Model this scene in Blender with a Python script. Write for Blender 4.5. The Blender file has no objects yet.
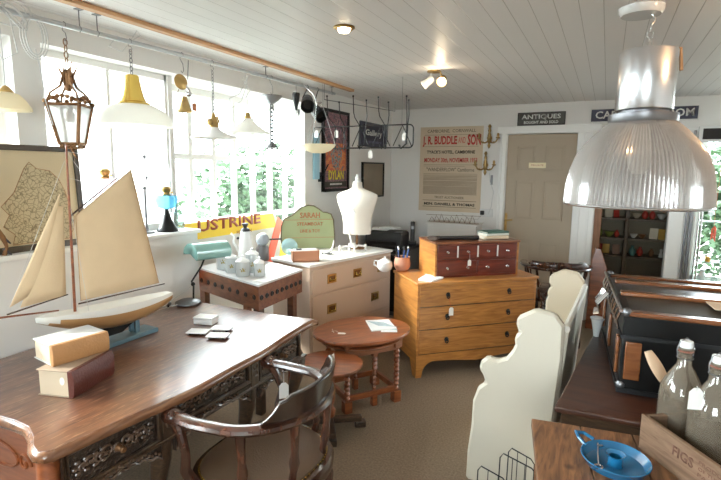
import bpy, bmesh, math, random
from math import sin, cos, pi, radians
from mathutils import Vector, Matrix
random.seed(7)
SC = bpy.context.scene
COL = SC.collection

# ------------------------------------------------------------------ camera
H_EYE = 1.6
F_PX = 488.0
_yaw, _pit, _rol = radians(26.54), radians(8.29), radians(.64)
FW = Vector((-sin(_yaw) * cos(_pit), cos(_yaw) * cos(_pit), -sin(_pit)))
_r = Vector((cos(_yaw), sin(_yaw), 0)); _u = _r.cross(FW)
RT = _r * cos(_rol) + _u * sin(_rol); UP = -_r * sin(_rol) + _u * cos(_rol)
EYE = Vector((0, 0, H_EYE))
cam = bpy.data.cameras.new('camera'); camo = bpy.data.objects.new('camera', cam); COL.objects.link(camo)
cam.sensor_width = 36; cam.lens = 36 * F_PX / 721; cam.clip_start = .05; cam.clip_end = 200
camo.matrix_world = Matrix(((RT.x, UP.x, -FW.x, 0), (RT.y, UP.y, -FW.y, 0), (RT.z, UP.z, -FW.z, H_EYE), (0, 0, 0, 1)))
SC.camera = camo

# ------------------------------------------------------------------ sky, daylight, exposure
SC.view_settings.view_transform = 'Standard'; SC.view_settings.look = 'None'
SC.view_settings.gamma = 1; SC.view_settings.use_curve_mapping = False
SC.view_settings.exposure = 0.3
w = bpy.data.worlds.new('sky'); SC.world = w; w.use_nodes = True
bg = w.node_tree.nodes['Background']; bg.inputs[0].default_value = (.88, .94, 1, 1); bg.inputs[1].default_value = 19.0
SC.cycles.max_bounces = 9; SC.cycles.diffuse_bounces = 6; SC.cycles.transparent_max_bounces = 12
SC.cycles.caustics_reflective = False; SC.cycles.caustics_refractive = False
SC.cycles.sample_clamp_indirect = 4
def sunlight(name, d, energy, angle, col):
    l = bpy.data.lights.new(name, 'SUN'); l.energy = energy; l.angle = radians(angle); l.color = col
    o = bpy.data.objects.new(name, l); COL.objects.link(o)
    o.rotation_euler = Vector(d).to_track_quat('-Z', 'Y').to_euler(); o.location = (-6, 3, 6)
sunlight('sun', (.9, .42, -.62), 7.0, 6, (1, .96, .88))
def portal(name, loc, rot, sx, sy):
    l = bpy.data.lights.new(name, 'AREA'); l.shape = 'RECTANGLE'; l.size = sx; l.size_y = sy
    l.cycles.is_portal = True
    o = bpy.data.objects.new(name, l); COL.objects.link(o); o.location = loc; o.rotation_euler = rot
# portals aim the sampling of the sky through the openings; they add no light of their own
portal('portal_left', (-2.62, .2, 1.68), (0, radians(-90), 0), .95, 4.3)
portal('portal_bay', (-2.93, 3.3, 1.4), (0, radians(-90), 0), 1.7, 2.0)
portal('portal_rear', (.2, -2.02, 1.48), (radians(90), 0, 0), 1.6, 1.3)
portal('portal_card', (1.9, 5.86, 1.3), (radians(-90), 0, 0), 2.3, 1.6)

# ------------------------------------------------------------------ pixels of the photograph to points of the place
def _ray(px, py): return FW + RT * ((px - 360.5) / F_PX) + UP * ((240 - py) / F_PX)
def atz(px, py, z): d = _ray(px, py); return EYE + d * ((z - H_EYE) / d.z)
def atx(px, py, x): d = _ray(px, py); return EYE + d * (x / d.x)
def aty(px, py, y): d = _ray(px, py); return EYE + d * (y / d.y)

# ------------------------------------------------------------------ materials
def nt(name):
    m = bpy.data.materials.new(name); m.use_nodes = True
    return m, m.node_tree, m.node_tree.nodes['Principled BSDF']
def mat(name, col, rough=.5, metal=0, bump=0, bscale=60, var=0, vscale=4, spec=.5, emit=None, estr=0, trans=0, alpha=1, coat=0):
    m, t, b = nt(name)
    b.inputs['Base Color'].default_value = (*col, 1); b.inputs['Roughness'].default_value = rough
    b.inputs['Metallic'].default_value = metal; b.inputs['Specular IOR Level'].default_value = spec
    b.inputs['Transmission Weight'].default_value = trans; b.inputs['Alpha'].default_value = alpha
    b.inputs['Coat Weight'].default_value = coat; b.inputs['Coat Roughness'].default_value = .12
    if emit: b.inputs['Emission Color'].default_value = (*emit, 1); b.inputs['Emission Strength'].default_value = estr
    N = t.nodes
    if bump or var: tc = N.new('ShaderNodeTexCoord')
    if var:
        n = N.new('ShaderNodeTexNoise'); n.inputs['Scale'].default_value = vscale; n.inputs['Detail'].default_value = 6
        t.links.new(tc.outputs['Object'], n.inputs['Vector'])
        mx = N.new('ShaderNodeMix'); mx.data_type = 'RGBA'
        mx.inputs[6].default_value = (*[c * (1 - var) for c in col], 1); mx.inputs[7].default_value = (*[min(1, c * (1 + var)) for c in col], 1)
        t.links.new(n.outputs[0], mx.inputs[0]); t.links.new(mx.outputs[2], b.inputs['Base Color'])
    if bump:
        n2 = N.new('ShaderNodeTexNoise'); n2.inputs['Scale'].default_value = bscale; n2.inputs['Detail'].default_value = 3
        t.links.new(tc.outputs['Object'], n2.inputs['Vector'])
        bp = N.new('ShaderNodeBump'); bp.inputs['Strength'].default_value = bump; bp.inputs['Distance'].default_value = .01
        t.links.new(n2.outputs[0], bp.inputs['Height']); t.links.new(bp.outputs[0], b.inputs['Normal'])
    return m
def wood(name, c1, c2, rough=.35, scale=(3, 40, 40), coat=.3, bump=.1, wear=None, dist=1.2, knots=0):
    m, t, b = nt(name); N = t.nodes; L = t.links
    b.inputs['Roughness'].default_value = rough; b.inputs['Coat Weight'].default_value = coat; b.inputs['Coat Roughness'].default_value = .2
    tc = N.new('ShaderNodeTexCoord'); c1 = tuple(c * .72 for c in c1); c2 = tuple(c * .84 for c in c2); mp = N.new('ShaderNodeMapping'); mp.inputs['Scale'].default_value = scale
    L.new(tc.outputs['Object'], mp.inputs['Vector'])
    n = N.new('ShaderNodeTexNoise'); n.inputs['Scale'].default_value = 1; n.inputs['Detail'].default_value = 8; n.inputs['Distortion'].default_value = dist
    L.new(mp.outputs[0], n.inputs['Vector'])
    cr = N.new('ShaderNodeValToRGB'); cr.color_ramp.elements[0].position = .3; cr.color_ramp.elements[1].position = .7
    cr.color_ramp.elements[0].color = (*c1, 1); cr.color_ramp.elements[1].color = (*c2, 1)
    L.new(n.outputs[0], cr.inputs[0]); out = cr.outputs[0]
    if wear:
        n2 = N.new('ShaderNodeTexNoise'); n2.inputs['Scale'].default_value = 4.5; n2.inputs['Detail'].default_value = 10
        L.new(mp.outputs[0], n2.inputs['Vector'])
        c2_ = N.new('ShaderNodeValToRGB'); c2_.color_ramp.elements[0].position = .57; c2_.color_ramp.elements[1].position = .68
        c2_.color_ramp.elements[0].color = (0, 0, 0, 1); c2_.color_ramp.elements[1].color = (.6, .6, .6, 1)
        L.new(n2.outputs[0], c2_.inputs[0])
        mx = N.new('ShaderNodeMix'); mx.data_type = 'RGBA'; mx.inputs[7].default_value = (*wear, 1)
        L.new(c2_.outputs[0], mx.inputs[0]); L.new(out, mx.inputs[6]); out = mx.outputs[2]
    if knots:
        v = N.new('ShaderNodeTexVoronoi'); v.inputs['Scale'].default_value = knots; L.new(tc.outputs['Object'], v.inputs['Vector'])
        k_ = N.new('ShaderNodeValToRGB'); k_.color_ramp.elements[0].position = .07; k_.color_ramp.elements[1].position = .16
        k_.color_ramp.elements[0].color = (.25, .18, .14, 1); k_.color_ramp.elements[1].color = (1, 1, 1, 1); L.new(v.outputs['Distance'], k_.inputs[0])
        mk = N.new('ShaderNodeMix'); mk.data_type = 'RGBA'; mk.blend_type = 'MULTIPLY'; mk.inputs[0].default_value = 1; L.new(out, mk.inputs[6]); L.new(k_.outputs[0], mk.inputs[7]); out = mk.outputs[2]
    L.new(out, b.inputs['Base Color'])
    bp = N.new('ShaderNodeBump'); bp.inputs['Strength'].default_value = bump; bp.inputs['Distance'].default_value = .004
    L.new(n.outputs[0], bp.inputs['Height']); L.new(bp.outputs[0], b.inputs['Normal'])
    return m
def thin_glass(name, tint=(1, 1, 1), gloss=.12, milk=0, rough=.03, milkcol=(1, 1, 1)):
    m = bpy.data.materials.new(name); m.use_nodes = True; t = m.node_tree; N = t.nodes; L = t.links; N.remove(N['Principled BSDF'])
    out = N['Material Output']; tr = N.new('ShaderNodeBsdfTransparent'); tr.inputs[0].default_value = (*tint, 1)
    gl = N.new('ShaderNodeBsdfGlossy'); gl.inputs['Roughness'].default_value = rough
    mx = N.new('ShaderNodeMixShader'); lw = N.new('ShaderNodeLayerWeight'); lw.inputs[0].default_value = .5; fr = N.new('ShaderNodeMath'); fr.operation = 'POWER'; fr.inputs[1].default_value = 4; L.new(lw.outputs['Facing'], fr.inputs[0])
    ad = N.new('ShaderNodeMath'); ad.operation = 'ADD'; ad.inputs[1].default_value = gloss; ad.use_clamp = True
    L.new(fr.outputs[0], ad.inputs[0]); L.new(ad.outputs[0], mx.inputs[0]); L.new(tr.outputs[0], mx.inputs[1]); L.new(gl.outputs[0], mx.inputs[2])
    last = mx
    if milk:
        df = N.new('ShaderNodeBsdfDiffuse'); df.inputs[0].default_value = (*milkcol, 1)
        tl = N.new('ShaderNodeBsdfTranslucent'); tl.inputs[0].default_value = (*milkcol, 1)
        a = N.new('ShaderNodeMixShader'); a.inputs[0].default_value = .5; L.new(df.outputs[0], a.inputs[1]); L.new(tl.outputs[0], a.inputs[2])
        m2 = N.new('ShaderNodeMixShader'); m2.inputs[0].default_value = milk
        L.new(mx.outputs[0], m2.inputs[1]); L.new(a.outputs[0], m2.inputs[2]); last = m2
    L.new(last.outputs[0], out.inputs[0]); return m

M = {}
M['wall'] = mat('wall_paint', (.80, .79, .77), .75, bump=.05, bscale=25)
M['sillwhite'] = mat('white_gloss_paint', (.86, .86, .84), .35)
M['doorp'] = mat('beige_door_paint', (.40, .325, .24), .55, var=.05)
M['carpet'] = mat('beige_carpet', (.27, .20, .14), .97, bump=1.0, bscale=230, var=.5, vscale=90, spec=.1)
M['desk_dark'] = wood('dark_oak_carved', (.035, .02, .012), (.10, .055, .03), .32, (8, 60, 60), .5, .3)
M['desk_top'] = wood('brown_oak_top', (.085, .028, .013), (.20, .078, .038), .30, (40, 3.5, 40), 1.0, .12, wear=(.38, .21, .12))
M['desk_edge'] = wood('worn_oak_edge', (.12, .045, .02), (.25, .11, .05), .25, (40, 3, 40), .6, .1)
M['chair_wood'] = wood('mahogany_chair', (.025, .008, .005), (.085, .028, .014), .22, (20, 20, 6), .7, .05)
M['chair_blk'] = wood('ebonised_mahogany', (.010, .006, .005), (.035, .014, .009), .18, (20, 20, 6), .8, .05)
M['leather'] = mat('brown_leather', (.085, .048, .026), .5, bump=.25, bscale=180, var=.2, vscale=8)
M['brass'] = mat('brass', (.46, .30, .11), .33, 1, var=.25, vscale=20)
M['brass_dark'] = mat('aged_brass', (.20, .10, .045), .5, .75, var=.4, vscale=30)
M['bronze'] = mat('dull_brass', (.40, .27, .11), .4, 1, var=.4, vscale=25)
M['gold'] = mat('polished_gold_brass', (.8, .56, .14), .22, 1)
M['chrome'] = mat('chrome', (.75, .75, .76), .16, 1)
M['alu'] = mat('brushed_aluminium', (.78, .79, .82), .27, 1)
M['steel'] = mat('grey_steel', (.20, .20, .21), .38, .9)
M['black'] = mat('black_paint', (.008, .008, .008), .3, spec=.25)
M['blackmetal'] = mat('black_iron', (.012, .012, .013), .45, .3)
M['blackplastic'] = mat('black_plastic', (.02, .02, .022), .45)
M['white'] = mat('white_paint', (.85, .84, .81), .5)
M['paper'] = mat('white_paper', (.85, .85, .83), .7)
M['card'] = mat('price_card', (.82, .80, .76), .7)
M['red'] = mat('red_thread', (.5, .06, .03), .7)
M['chest_shade_tone'] = mat('shaded_chest_front', (.60, .45, .34), .45, var=.04)  # peach colour stands for the shaded faces of the white chest
M['chest_top'] = mat('lit_chest_top', (.84, .82, .78), .4)  # whiter than the body, stands for daylight falling on the top
M['settle'] = mat('settle_cream_paint', (.60, .55, .45), .5, bump=.08, bscale=20, var=.05, vscale=3)
M['settle_edge'] = mat('settle_sunlit_edge', (.80, .77, .69), .45)  # paler rail colour imitates a sunlit edge
M['orange'] = wood('golden_oak', (.46, .17, .034), (.68, .30, .075), .35, (3, 3, 26), .5, .06)
M['orange_h'] = wood('golden_oak_front', (.36, .13, .026), (.58, .25, .058), .36, (2.5, 20, 24), .3, .06, dist=2.5)
M['mahog'] = wood('red_mahogany', (.11, .013, .006), (.22, .034, .014), .32, (4, 30, 30), .3, .03)
M['mahog_top'] = wood('mahogany_top', (.20, .06, .02), (.32, .11, .045), .3, (4, 30, 30), .6, .03)
M['nest'] = wood('red_oak_table', (.19, .046, .013), (.34, .10, .032), .33, (5, 26, 30), .3, .06)
M['stud_side'] = wood('studded_table_side', (.13, .036, .013), (.23, .078, .03), .45, (5, 30, 30), .1, .06)
M['stud_top'] = mat('pale_grey_tabletop', (.62, .62, .63), .3, var=.1, vscale=6)
M['pine'] = wood('rustic_pine', (.11, .040, .015), (.33, .15, .06), .55, (30, 3.5, 30), .25, .5, wear=(.07, .028, .012), knots=7, dist=2.2)
M['darktop'] = wood('old_dark_top', (.03, .009, .005), (.085, .028, .013), .4, (4, 20, 20), .2, .15)
M['crate'] = wood('crate_pine', (.15, .078, .04), (.27, .16, .095), .75, (5, 5, 40), 0, .4, wear=(.10, .05, .025))
M['batten'] = wood('pale_batten', (.48, .24, .10), (.66, .38, .18), .5, (30, 2, 30), .1, .05)
M['teal'] = mat('mint_enamel', (.22, .42, .39), .28, coat=.5)
M['blue'] = mat('blue_enamel', (.008, .12, .26), .22, coat=.6)
M['standblue'] = mat('grey_blue_paint', (.12, .22, .28), .4)
M['sail'] = mat('tea_stained_sailcloth', (.74, .56, .35), .85, bump=.1, bscale=200, var=.08, vscale=9)
M['hulltan'] = mat('tan_hull', (.46, .26, .11), .35, var=.1)
M['hullwhite'] = mat('white_hull', (.82, .80, .74), .4)
M['clothwhite'] = mat('linen_bust_cloth', (.83, .77, .68), .9, bump=.15, bscale=260)
M['ceramic'] = mat('white_ceramic', (.78, .79, .79), .22, coat=.4)
M['terracotta'] = mat('pinkish_pot', (.55, .27, .18), .55)
M['opal'] = thin_glass('opal_glass', (1, 1, 1), .05, .85, .2, (.95, .94, .9))
M['opalcream'] = thin_glass('cream_glass', (1, 1, 1), .04, .9, .2, (.9, .83, .66))
M['glass'] = thin_glass('window_glass', (.96, .99, .98), .0)
M['blown_pane'] = thin_glass('blown_out_lantern_glass', (1, 1, 1), .03, .45, .2, (.95, .95, .92))  # milky white imitates panes blown out by daylight
M['clear'] = thin_glass('clear_glass', (.80, .86, .84), .10)
M['dome'] = thin_glass('ribbed_dome_glass', (.94, .92, .90), .26, .24, .16, (.92, .88, .86))
M['bottleglass'] = thin_glass('dusty_bottle_glass', (.80, .80, .76), .10, .30, .06, (.50, .42, .33))
M['blueglass'] = thin_glass('blue_glass', (.45, .75, .88), .06, .4, .1, (.18, .42, .55))
M['pinkglass'] = thin_glass('pink_glass', (.98, .84, .86), .04, .4, .1, (.95, .8, .82))
M['copper'] = mat('copper_box_wood', (.50, .22, .12), .4, var=.1)
M['navy'] = mat('navy_sign', (.03, .032, .06), .5)
M['signwhite'] = mat('sign_white', (.75, .75, .72), .6)
M['signgrey'] = mat('sign_charcoal', (.07, .065, .055), .55)
M['yellow'] = mat('yellow_enamel', (.85, .60, .04), .35)
M['signred'] = mat('red_enamel', (.72, .10, .05), .35)
M['signbrown'] = mat('brown_letters', (.28, .05, .015), .5)
M['sage'] = mat('sage_green_board', (.32, .36, .19), .6, var=.12, vscale=7)
M['rust'] = mat('rust_letters', (.38, .13, .05), .6)
M['poster'] = mat('aged_poster_paper', (.62, .51, .38), .8, var=.06, vscale=5)
M['inkred'] = mat('red_ink', (.52, .04, .035), .7)
M['ink'] = mat('black_ink', (.05, .045, .035), .7)
M['bulb'] = mat('lit_bulb', (1, .9, .7), .3, emit=(1, .82, .55), estr=14)
M['cordw'] = mat('white_cord', (.6, .6, .6), .5)
M['gcloth'] = mat('green_grass', (.13, .22, .06), .9, var=.5, vscale=8)
M['leafmat'] = mat('leaf_green', (.035, .075, .03), .6, var=.5, vscale=3)
M['facade'] = mat('pale_render', (.8, .8, .78), .8)
M['pavement'] = mat('pale_paving', (.55, .54, .5), .9, var=.1, vscale=1)

# ceiling boards: narrow grooves running away from the camera
def ceil_mat():
    m, t, b = nt('painted_ceiling_boards'); N = t.nodes; L = t.links
    b.inputs['Roughness'].default_value = .42
    tc = N.new('ShaderNodeTexCoord'); sp = N.new('ShaderNodeSeparateXYZ'); L.new(tc.outputs['Object'], sp.inputs[0])
    a = N.new('ShaderNodeMath'); a.operation = 'ADD'; a.inputs[1].default_value = 50 + .012; L.new(sp.outputs[0], a.inputs[0])
    d = N.new('ShaderNodeMath'); d.operation = 'DIVIDE'; d.inputs[1].default_value = .0966; L.new(a.outputs[0], d.inputs[0])
    f = N.new('ShaderNodeMath'); f.operation = 'FRACT'; L.new(d.outputs[0], f.inputs[0])
    c = N.new('ShaderNodeValToRGB'); e = c.color_ramp.elements
    e[0].position = .0; e[0].color = (.25, .25, .25, 1); e[1].position = .045; e[1].color = (1, 1, 1, 1)
    L.new(f.outputs[0], c.inputs[0])
    mx = N.new('ShaderNodeMix'); mx.data_type = 'RGBA'; mx.inputs[6].default_value = (.12, .095, .075, 1); mx.inputs[7].default_value = (.74, .73, .725, 1)
    L.new(c.outputs[0], mx.inputs[0]); L.new(mx.outputs[2], b.inputs['Base Color'])
    bp = N.new('ShaderNodeBump'); bp.inputs['Strength'].default_value = .6; bp.inputs['Distance'].default_value = .004
    L.new(c.outputs[0], bp.inputs['Height']); L.new(bp.outputs[0], b.inputs['Normal'])
    return m
M['ceil'] = ceil_mat()

# ------------------------------------------------------------------ mesh building
class MB:
    def __init__(s): s.v = []; s.f = []; s.m = []; s.mi = 0
    def add(s, vs, fs):
        o = len(s.v); s.v += [tuple(v) for v in vs]; s.f += [tuple(i + o for i in f) for f in fs]; s.m += [s.mi] * len(fs); return s
    def box(s, c, d, rz=0, rot=None):
        R = rot if rot is not None else Matrix.Rotation(rz, 3, 'Z'); c = Vector(c)
        vs = [c + R @ Vector((x * d[0] / 2, y * d[1] / 2, z * d[2] / 2)) for x in (-1, 1) for y in (-1, 1) for z in (-1, 1)]
        return s.add(vs, [(0, 1, 3, 2), (4, 6, 7, 5), (0, 4, 5, 1), (2, 3, 7, 6), (0, 2, 6, 4), (1, 5, 7, 3)])
    def bx(s, x0, x1, y0, y1, z0, z1): return s.box(((x0 + x1) / 2, (y0 + y1) / 2, (z0 + z1) / 2), (x1 - x0, y1 - y0, z1 - z0))
    def prism(s, poly, z0, z1):
        n = len(poly); area = sum(poly[i][0] * poly[(i + 1) % n][1] - poly[(i + 1) % n][0] * poly[i][1] for i in range(n))
        if area < 0: poly = poly[::-1]
        vs = [(p[0], p[1], z0) for p in poly] + [(p[0], p[1], z1) for p in poly]
        return s.add(vs, [tuple(range(n))[::-1], tuple(range(n, 2 * n))] + [(i, (i + 1) % n, (i + 1) % n + n, i + n) for i in range(n)])
    def extr(s, poly, O, U, V, W):       # a polygon in the plane (U,V) at O, extruded by W
        O, U, V, W = map(Vector, (O, U, V, W)); n = len(poly)
        vs = [O + U * a + V * b for a, b in poly] + [O + U * a + V * b + W for a, b in poly]
        return s.add(vs, [tuple(range(n))[::-1], tuple(range(n, 2 * n))] + [(i, (i + 1) % n, (i + 1) % n + n, i + n) for i in range(n)])
    def lathe(s, prof, c=(0, 0, 0), n=24, axis=None, a0=0, a1=2 * pi, rib=0, nrib=0):
        c = Vector(c); R = Vector(axis).to_track_quat('Z', 'Y').to_matrix() if axis else Matrix.Identity(3)
        full = abs(a1 - a0 - 2 * pi) < 1e-6; k = n if full else n + 1; vs = []
        for r, z in prof:
            for i in range(k):
                a = a0 + (a1 - a0) * i / n; rr = r * (1 + rib * (1 if (i % 2) else -1)) if rib else r
                vs.append(c + R @ Vector((rr * cos(a), rr * sin(a), z)))
        fs = []
        for j in range(len(prof) - 1):
            for i in range(n):
                i2 = (i + 1) % k; fs.append((j * k + i, j * k + i2, (j + 1) * k + i2, (j + 1) * k + i))
        if full:
            if prof[0][0] > 1e-5: fs.append(tuple(range(k))[::-1])
            if prof[-1][0] > 1e-5: fs.append(tuple((len(prof) - 1) * k + i for i in range(k)))
        return s.add(vs, fs)
    def shell(s, prof, c=(0, 0, 0), t=.004, n=32, **kw):   # open bowl / shade with thickness
        inner = [(max(r - t, 1e-6), z) for r, z in prof][::-1]
        pr = list(prof) + inner + [prof[0]]
        o = len(s.f); s.lathe(pr, c, n, **kw)
        return s
    def cyl(s, p0, p1, r0, r1=None, n=12):
        p0, p1 = Vector(p0), Vector(p1); d = p1 - p0; r1 = r0 if r1 is None else r1
        return s.lathe([(r0, 0), (r1, d.length)], p0, n, axis=d)
    def tube(s, pts, r, n=8, closed=False):
        P = [Vector(p) for p in pts]; m = len(P); rs = r if isinstance(r, (list, tuple)) else [r] * m
        up = Vector((0, 0, 1)); vs = []; prev = None
        for i in range(m):
            a = P[(i - 1) % m] if (closed or i) else P[i]; b = P[(i + 1) % m] if (closed or i < m - 1) else P[i]
            t = (b - a).normalized() if (b - a).length > 1e-9 else Vector((0, 0, 1))
            if prev is None: q = t.cross(up) if abs(t.dot(up)) < .95 else t.cross(Vector((1, 0, 0)))
            else: q = prev - t * prev.dot(t)
            q.normalize(); prev = q; w_ = t.cross(q)
            for k in range(n):
                an = 2 * pi * k / n; vs.append(P[i] + (q * cos(an) + w_ * sin(an)) * rs[i])
        fs = []
        for i in range(m if closed else m - 1):
            j = (i + 1) % m
            for k in range(n): k2 = (k + 1) % n; fs.append((i * n + k, i * n + k2, j * n + k2, j * n + k))
        if not closed: fs += [tuple(range(n))[::-1], tuple((m - 1) * n + k for k in range(n))]
        return s.add(vs, fs)
    def ball(s, c, r, n=14, sc=(1, 1, 1)):
        c = Vector(c); k = n // 2
        prof = [(sin(pi * j / k), -cos(pi * j / k)) for j in range(k + 1)]
        vs = []; fs = []
        for a, b in prof:
            for i in range(n): vs.append(c + Vector((r * a * cos(2 * pi * i / n) * sc[0], r * a * sin(2 * pi * i / n) * sc[1], r * b * sc[2])))
        for j in range(k):
            for i in range(n): fs.append((j * n + i, j * n + (i + 1) % n, (j + 1) * n + (i + 1) % n, (j + 1) * n + i))
        return s.add(vs, fs)
    def loft(s, rings, closed_ring=True, caps=True):
        k = len(rings[0]); vs = [p for r in rings for p in r]; fs = []
        for j in range(len(rings) - 1):
            for i in range(k if closed_ring else k - 1):
                i2 = (i + 1) % k; fs.append((j * k + i, j * k + i2, (j + 1) * k + i2, (j + 1) * k + i))
        if caps and closed_ring: fs += [tuple(range(k))[::-1], tuple((len(rings) - 1) * k + i for i in range(k))]
        return s.add(vs, fs)
    def build(s, name, mats, parent=None, bevel=0, seg=2, smooth=True, ang=35, loc=None, rz=None, solid=0):
        me = bpy.data.meshes.new(name); me.from_pydata(s.v, [], s.f)
        if not isinstance(mats, (list, tuple)): mats = [mats]
        for m in mats: me.materials.append(m)
        bm = bmesh.new(); bm.from_mesh(me)
        bmesh.ops.remove_doubles(bm, verts=bm.verts, dist=1e-6)
        bmesh.ops.recalc_face_normals(bm, faces=bm.faces); bm.to_mesh(me); bm.free()
        if len(mats) > 1 and len(me.polygons) == len(s.m): me.polygons.foreach_set('material_index', s.m)
        o = bpy.data.objects.new(name, me); COL.objects.link(o)
        if parent: o.parent = parent
        if loc: o.location = loc
        if rz: o.rotation_euler.z = rz
        if solid: q = o.modifiers.new('solid', 'SOLIDIFY'); q.thickness = solid; q.offset = 0
        if bevel:
            q = o.modifiers.new('bevel', 'BEVEL'); q.width = bevel; q.segments = seg; q.limit_method = 'ANGLE'; q.angle_limit = radians(40)
        if smooth:
            me.polygons.foreach_set('use_smooth', [True] * len(me.polygons))
            try: me.set_sharp_from_angle(angle=radians(ang))
            except Exception: pass
        return o
def tag(o, label, cat, group=None, kind=None):
    o['label'] = label; o['category'] = cat
    if group: o['group'] = group
    if kind: o['kind'] = kind
    return o
def thing(name, label, cat, loc=(0, 0, 0), rz=0, group=None):
    o = bpy.data.objects.new(name, None); COL.objects.link(o); o.empty_display_size = .05
    o.location = loc; o.rotation_euler = (0, 0, rz); return tag(o, label, cat, group)
def struct(name, mb, m, **kw):
    o = mb.build(name, m, smooth=kw.pop('smooth', False), **kw); o['kind'] = 'structure'; return o
def copytree(o, parent=None):
    c = o.copy(); COL.objects.link(c)
    if parent: c.parent = parent
    for ch in list(o.children): copytree(ch, c)
    return c
def lettering(s, h, m, parent, loc, width=None, rx=90, rz=0, ext=.0012, name='lettering', tilt=0, bold=0, xs=1, align='CENTER'):
    cu = bpy.data.curves.new('t', 'FONT'); cu.body = s; cu.size = 1; cu.extrude = 0; cu.align_x = align; cu.align_y = 'CENTER'; cu.resolution_u = 2; cu.offset = bold
    t = bpy.data.objects.new('t', cu); COL.objects.link(t); bpy.context.view_layer.update()
    dg = bpy.context.evaluated_depsgraph_get(); me = bpy.data.meshes.new_from_object(t.evaluated_get(dg))
    bpy.data.objects.remove(t); me.materials.clear(); me.materials.append(m)
    xs_ = [v.co.x for v in me.vertices] or [0]; ys_ = [v.co.y for v in me.vertices] or [0]
    W_ = max(xs_) - min(xs_); H_ = (max(ys_) - min(ys_)) or 1; k = h / H_ ; kx = (width / W_) if (width and W_) else k * xs
    for v in me.vertices: v.co.x *= kx; v.co.y *= k; v.co.z = 0
    bm = bmesh.new(); bm.from_mesh(me); r = bmesh.ops.extrude_face_region(bm, geom=bm.faces[:])
    bmesh.ops.translate(bm, verts=[g for g in r['geom'] if isinstance(g, bmesh.types.BMVert)], vec=(0, 0, ext))
    bmesh.ops.recalc_face_normals(bm, faces=bm.faces); bm.to_mesh(me); bm.free()
    o = bpy.data.objects.new(name, me); COL.objects.link(o); o.parent = parent; o.location = loc
    o.rotation_euler = (Matrix.Rotation(radians(rz), 4, 'Z') @ Matrix.Rotation(radians(rx), 4, 'X') @ Matrix.Rotation(radians(tilt), 4, 'Z')).to_euler()
    return o
def arc(c, r, a0, a1, n, f=lambda c, r, a: (c[0] + r * cos(a), c[1] + r * sin(a))): return [f(c, r, a0 + (a1 - a0) * i / n) for i in range(n + 1)]
def chain(mb, p0, p1, link=.028, r=.0022, w_=.008):
    p0, p1 = Vector(p0), Vector(p1); d = p1 - p0; n = max(1, int(d.length / (link * .78))); t = d.normalized()
    a = t.cross(Vector((0, 1, 0))); a = a.normalized() if a.length > .1 else Vector((1, 0, 0)); b = t.cross(a)
    for i in range(n):
        c = p0 + d * ((i + .5) / n); q = a if i % 2 else b
        mb.tube([c + t * (link / 2 * cos(x)) + q * (w_ * sin(x)) for x in [2 * pi * k / 10 for k in range(10)]], r, 5, True)

# ================================================================== THE ROOM
XL, YB, ZC = -2.43, 5.70, 2.32
XR, YF = 2.9, -1.9
b = MB(); b.bx(-3.2, XR + .2, YF - .2, 8.4, -.08, 0); struct('floor', b, M['carpet'])
b = MB(); b.bx(-3.05, XR + .2, YF - .2, YB + .12, ZC, ZC + .1); struct('ceiling', b, M['ceil'])
# left wall: window sill wall, pillars, header and the bay
b = MB()
b.bx(-2.75, -2.35, YF, 2.335, 0, 1.18)                       # low wall under the sill
b.bx(-2.60, XL, YF, 3.735, 2.17, ZC)                            # header over the windows
b.bx(-2.60, XL, 1.34, 1.47, 1.18, 2.17)                         # pillar
b.bx(-2.60, XL, YF, -1.5, 1.18, 2.17)
b.prism([(XL, 3.73), (-2.90, 4.36), (-2.98, 4.50), (XL, YB), (XL + .0, YB)], 0, ZC)   # pictured wall with splayed jamb
b.bx(-3.02, -2.90, 2.335, 4.4, 0, .62)                        # bay low wall
b.bx(-3.02, -2.60, 2.20, 4.6, 2.2, ZC)                        # bay top
b.bx(-3.02, -2.75, 2.25, 2.335, 0, 1.18); b.bx(-3.02, -2.52, 2.30, 2.335, 1.18, 2.26)
struct('wall_left', b, M['wall'])
b = MB(); b.bx(-2.76, -2.325, YF, 2.345, 1.18, 1.205); struct('trim_1', b, M['sillwhite'], bevel=.006)
b = MB(); b.bx(-3.02, -2.84, 2.34, 4.35, .62, .65); struct('trim_2', b, M['sillwhite'])
# windows
def window(name, O, U, W_, z0, z1, cols, rows, fr=.045, bar=.022, depth=.05):
    O = Vector(O); U = Vector(U).normalized(); Nn = U.cross(Vector((0, 0, 1))); r = bpy.data.objects.new(name, None); COL.objects.link(r); r['kind'] = 'structure'
    f = MB(); rot = Matrix((U, Nn, Vector((0, 0, 1)))).transposed()
    def bar_(u0, u1, a, c, dd): f.box(O + U * ((u0 + u1) / 2) + Vector((0, 0, (a + c) / 2)), (u1 - u0, dd, c - a), rot=rot)
    bar_(0, W_, z0, z0 + fr, depth); bar_(0, W_, z1 - fr, z1, depth); bar_(0, fr, z0, z1, depth); bar_(W_ - fr, W_, z0, z1, depth)
    for i in range(1, cols): u = W_ * i / cols; bar_(u - bar / 2, u + bar / 2, z0, z1, depth * .6)
    for j in range(1, rows): z = z0 + (z1 - z0) * j / rows; bar_(fr, W_ - fr, z - bar / 2, z + bar / 2, depth * .55)
    f.build('window_frame', M['sillwhite'], r, smooth=False)
    g = MB(); g.box(O + U * (W_ / 2) + Vector((0, 0, (z0 + z1) / 2)), (W_ - fr, .004, z1 - z0 - fr), rot=rot); g.build('pane', M['glass'], r, smooth=False)
    return r
window('window_1', (-2.56, 1.47, 0), (0, 1, 0), .86, 1.2, 2.18, 2, 1)
window('window_2', (-2.56, -1.5, 0), (0, 1, 0), 2.84, 1.2, 2.18, 4, 1)
window('window_3', (-2.92, 2.34, 0), (0, 1, 0), 2.03, .64, 2.2, 8, 3, .05, .045)
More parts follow.
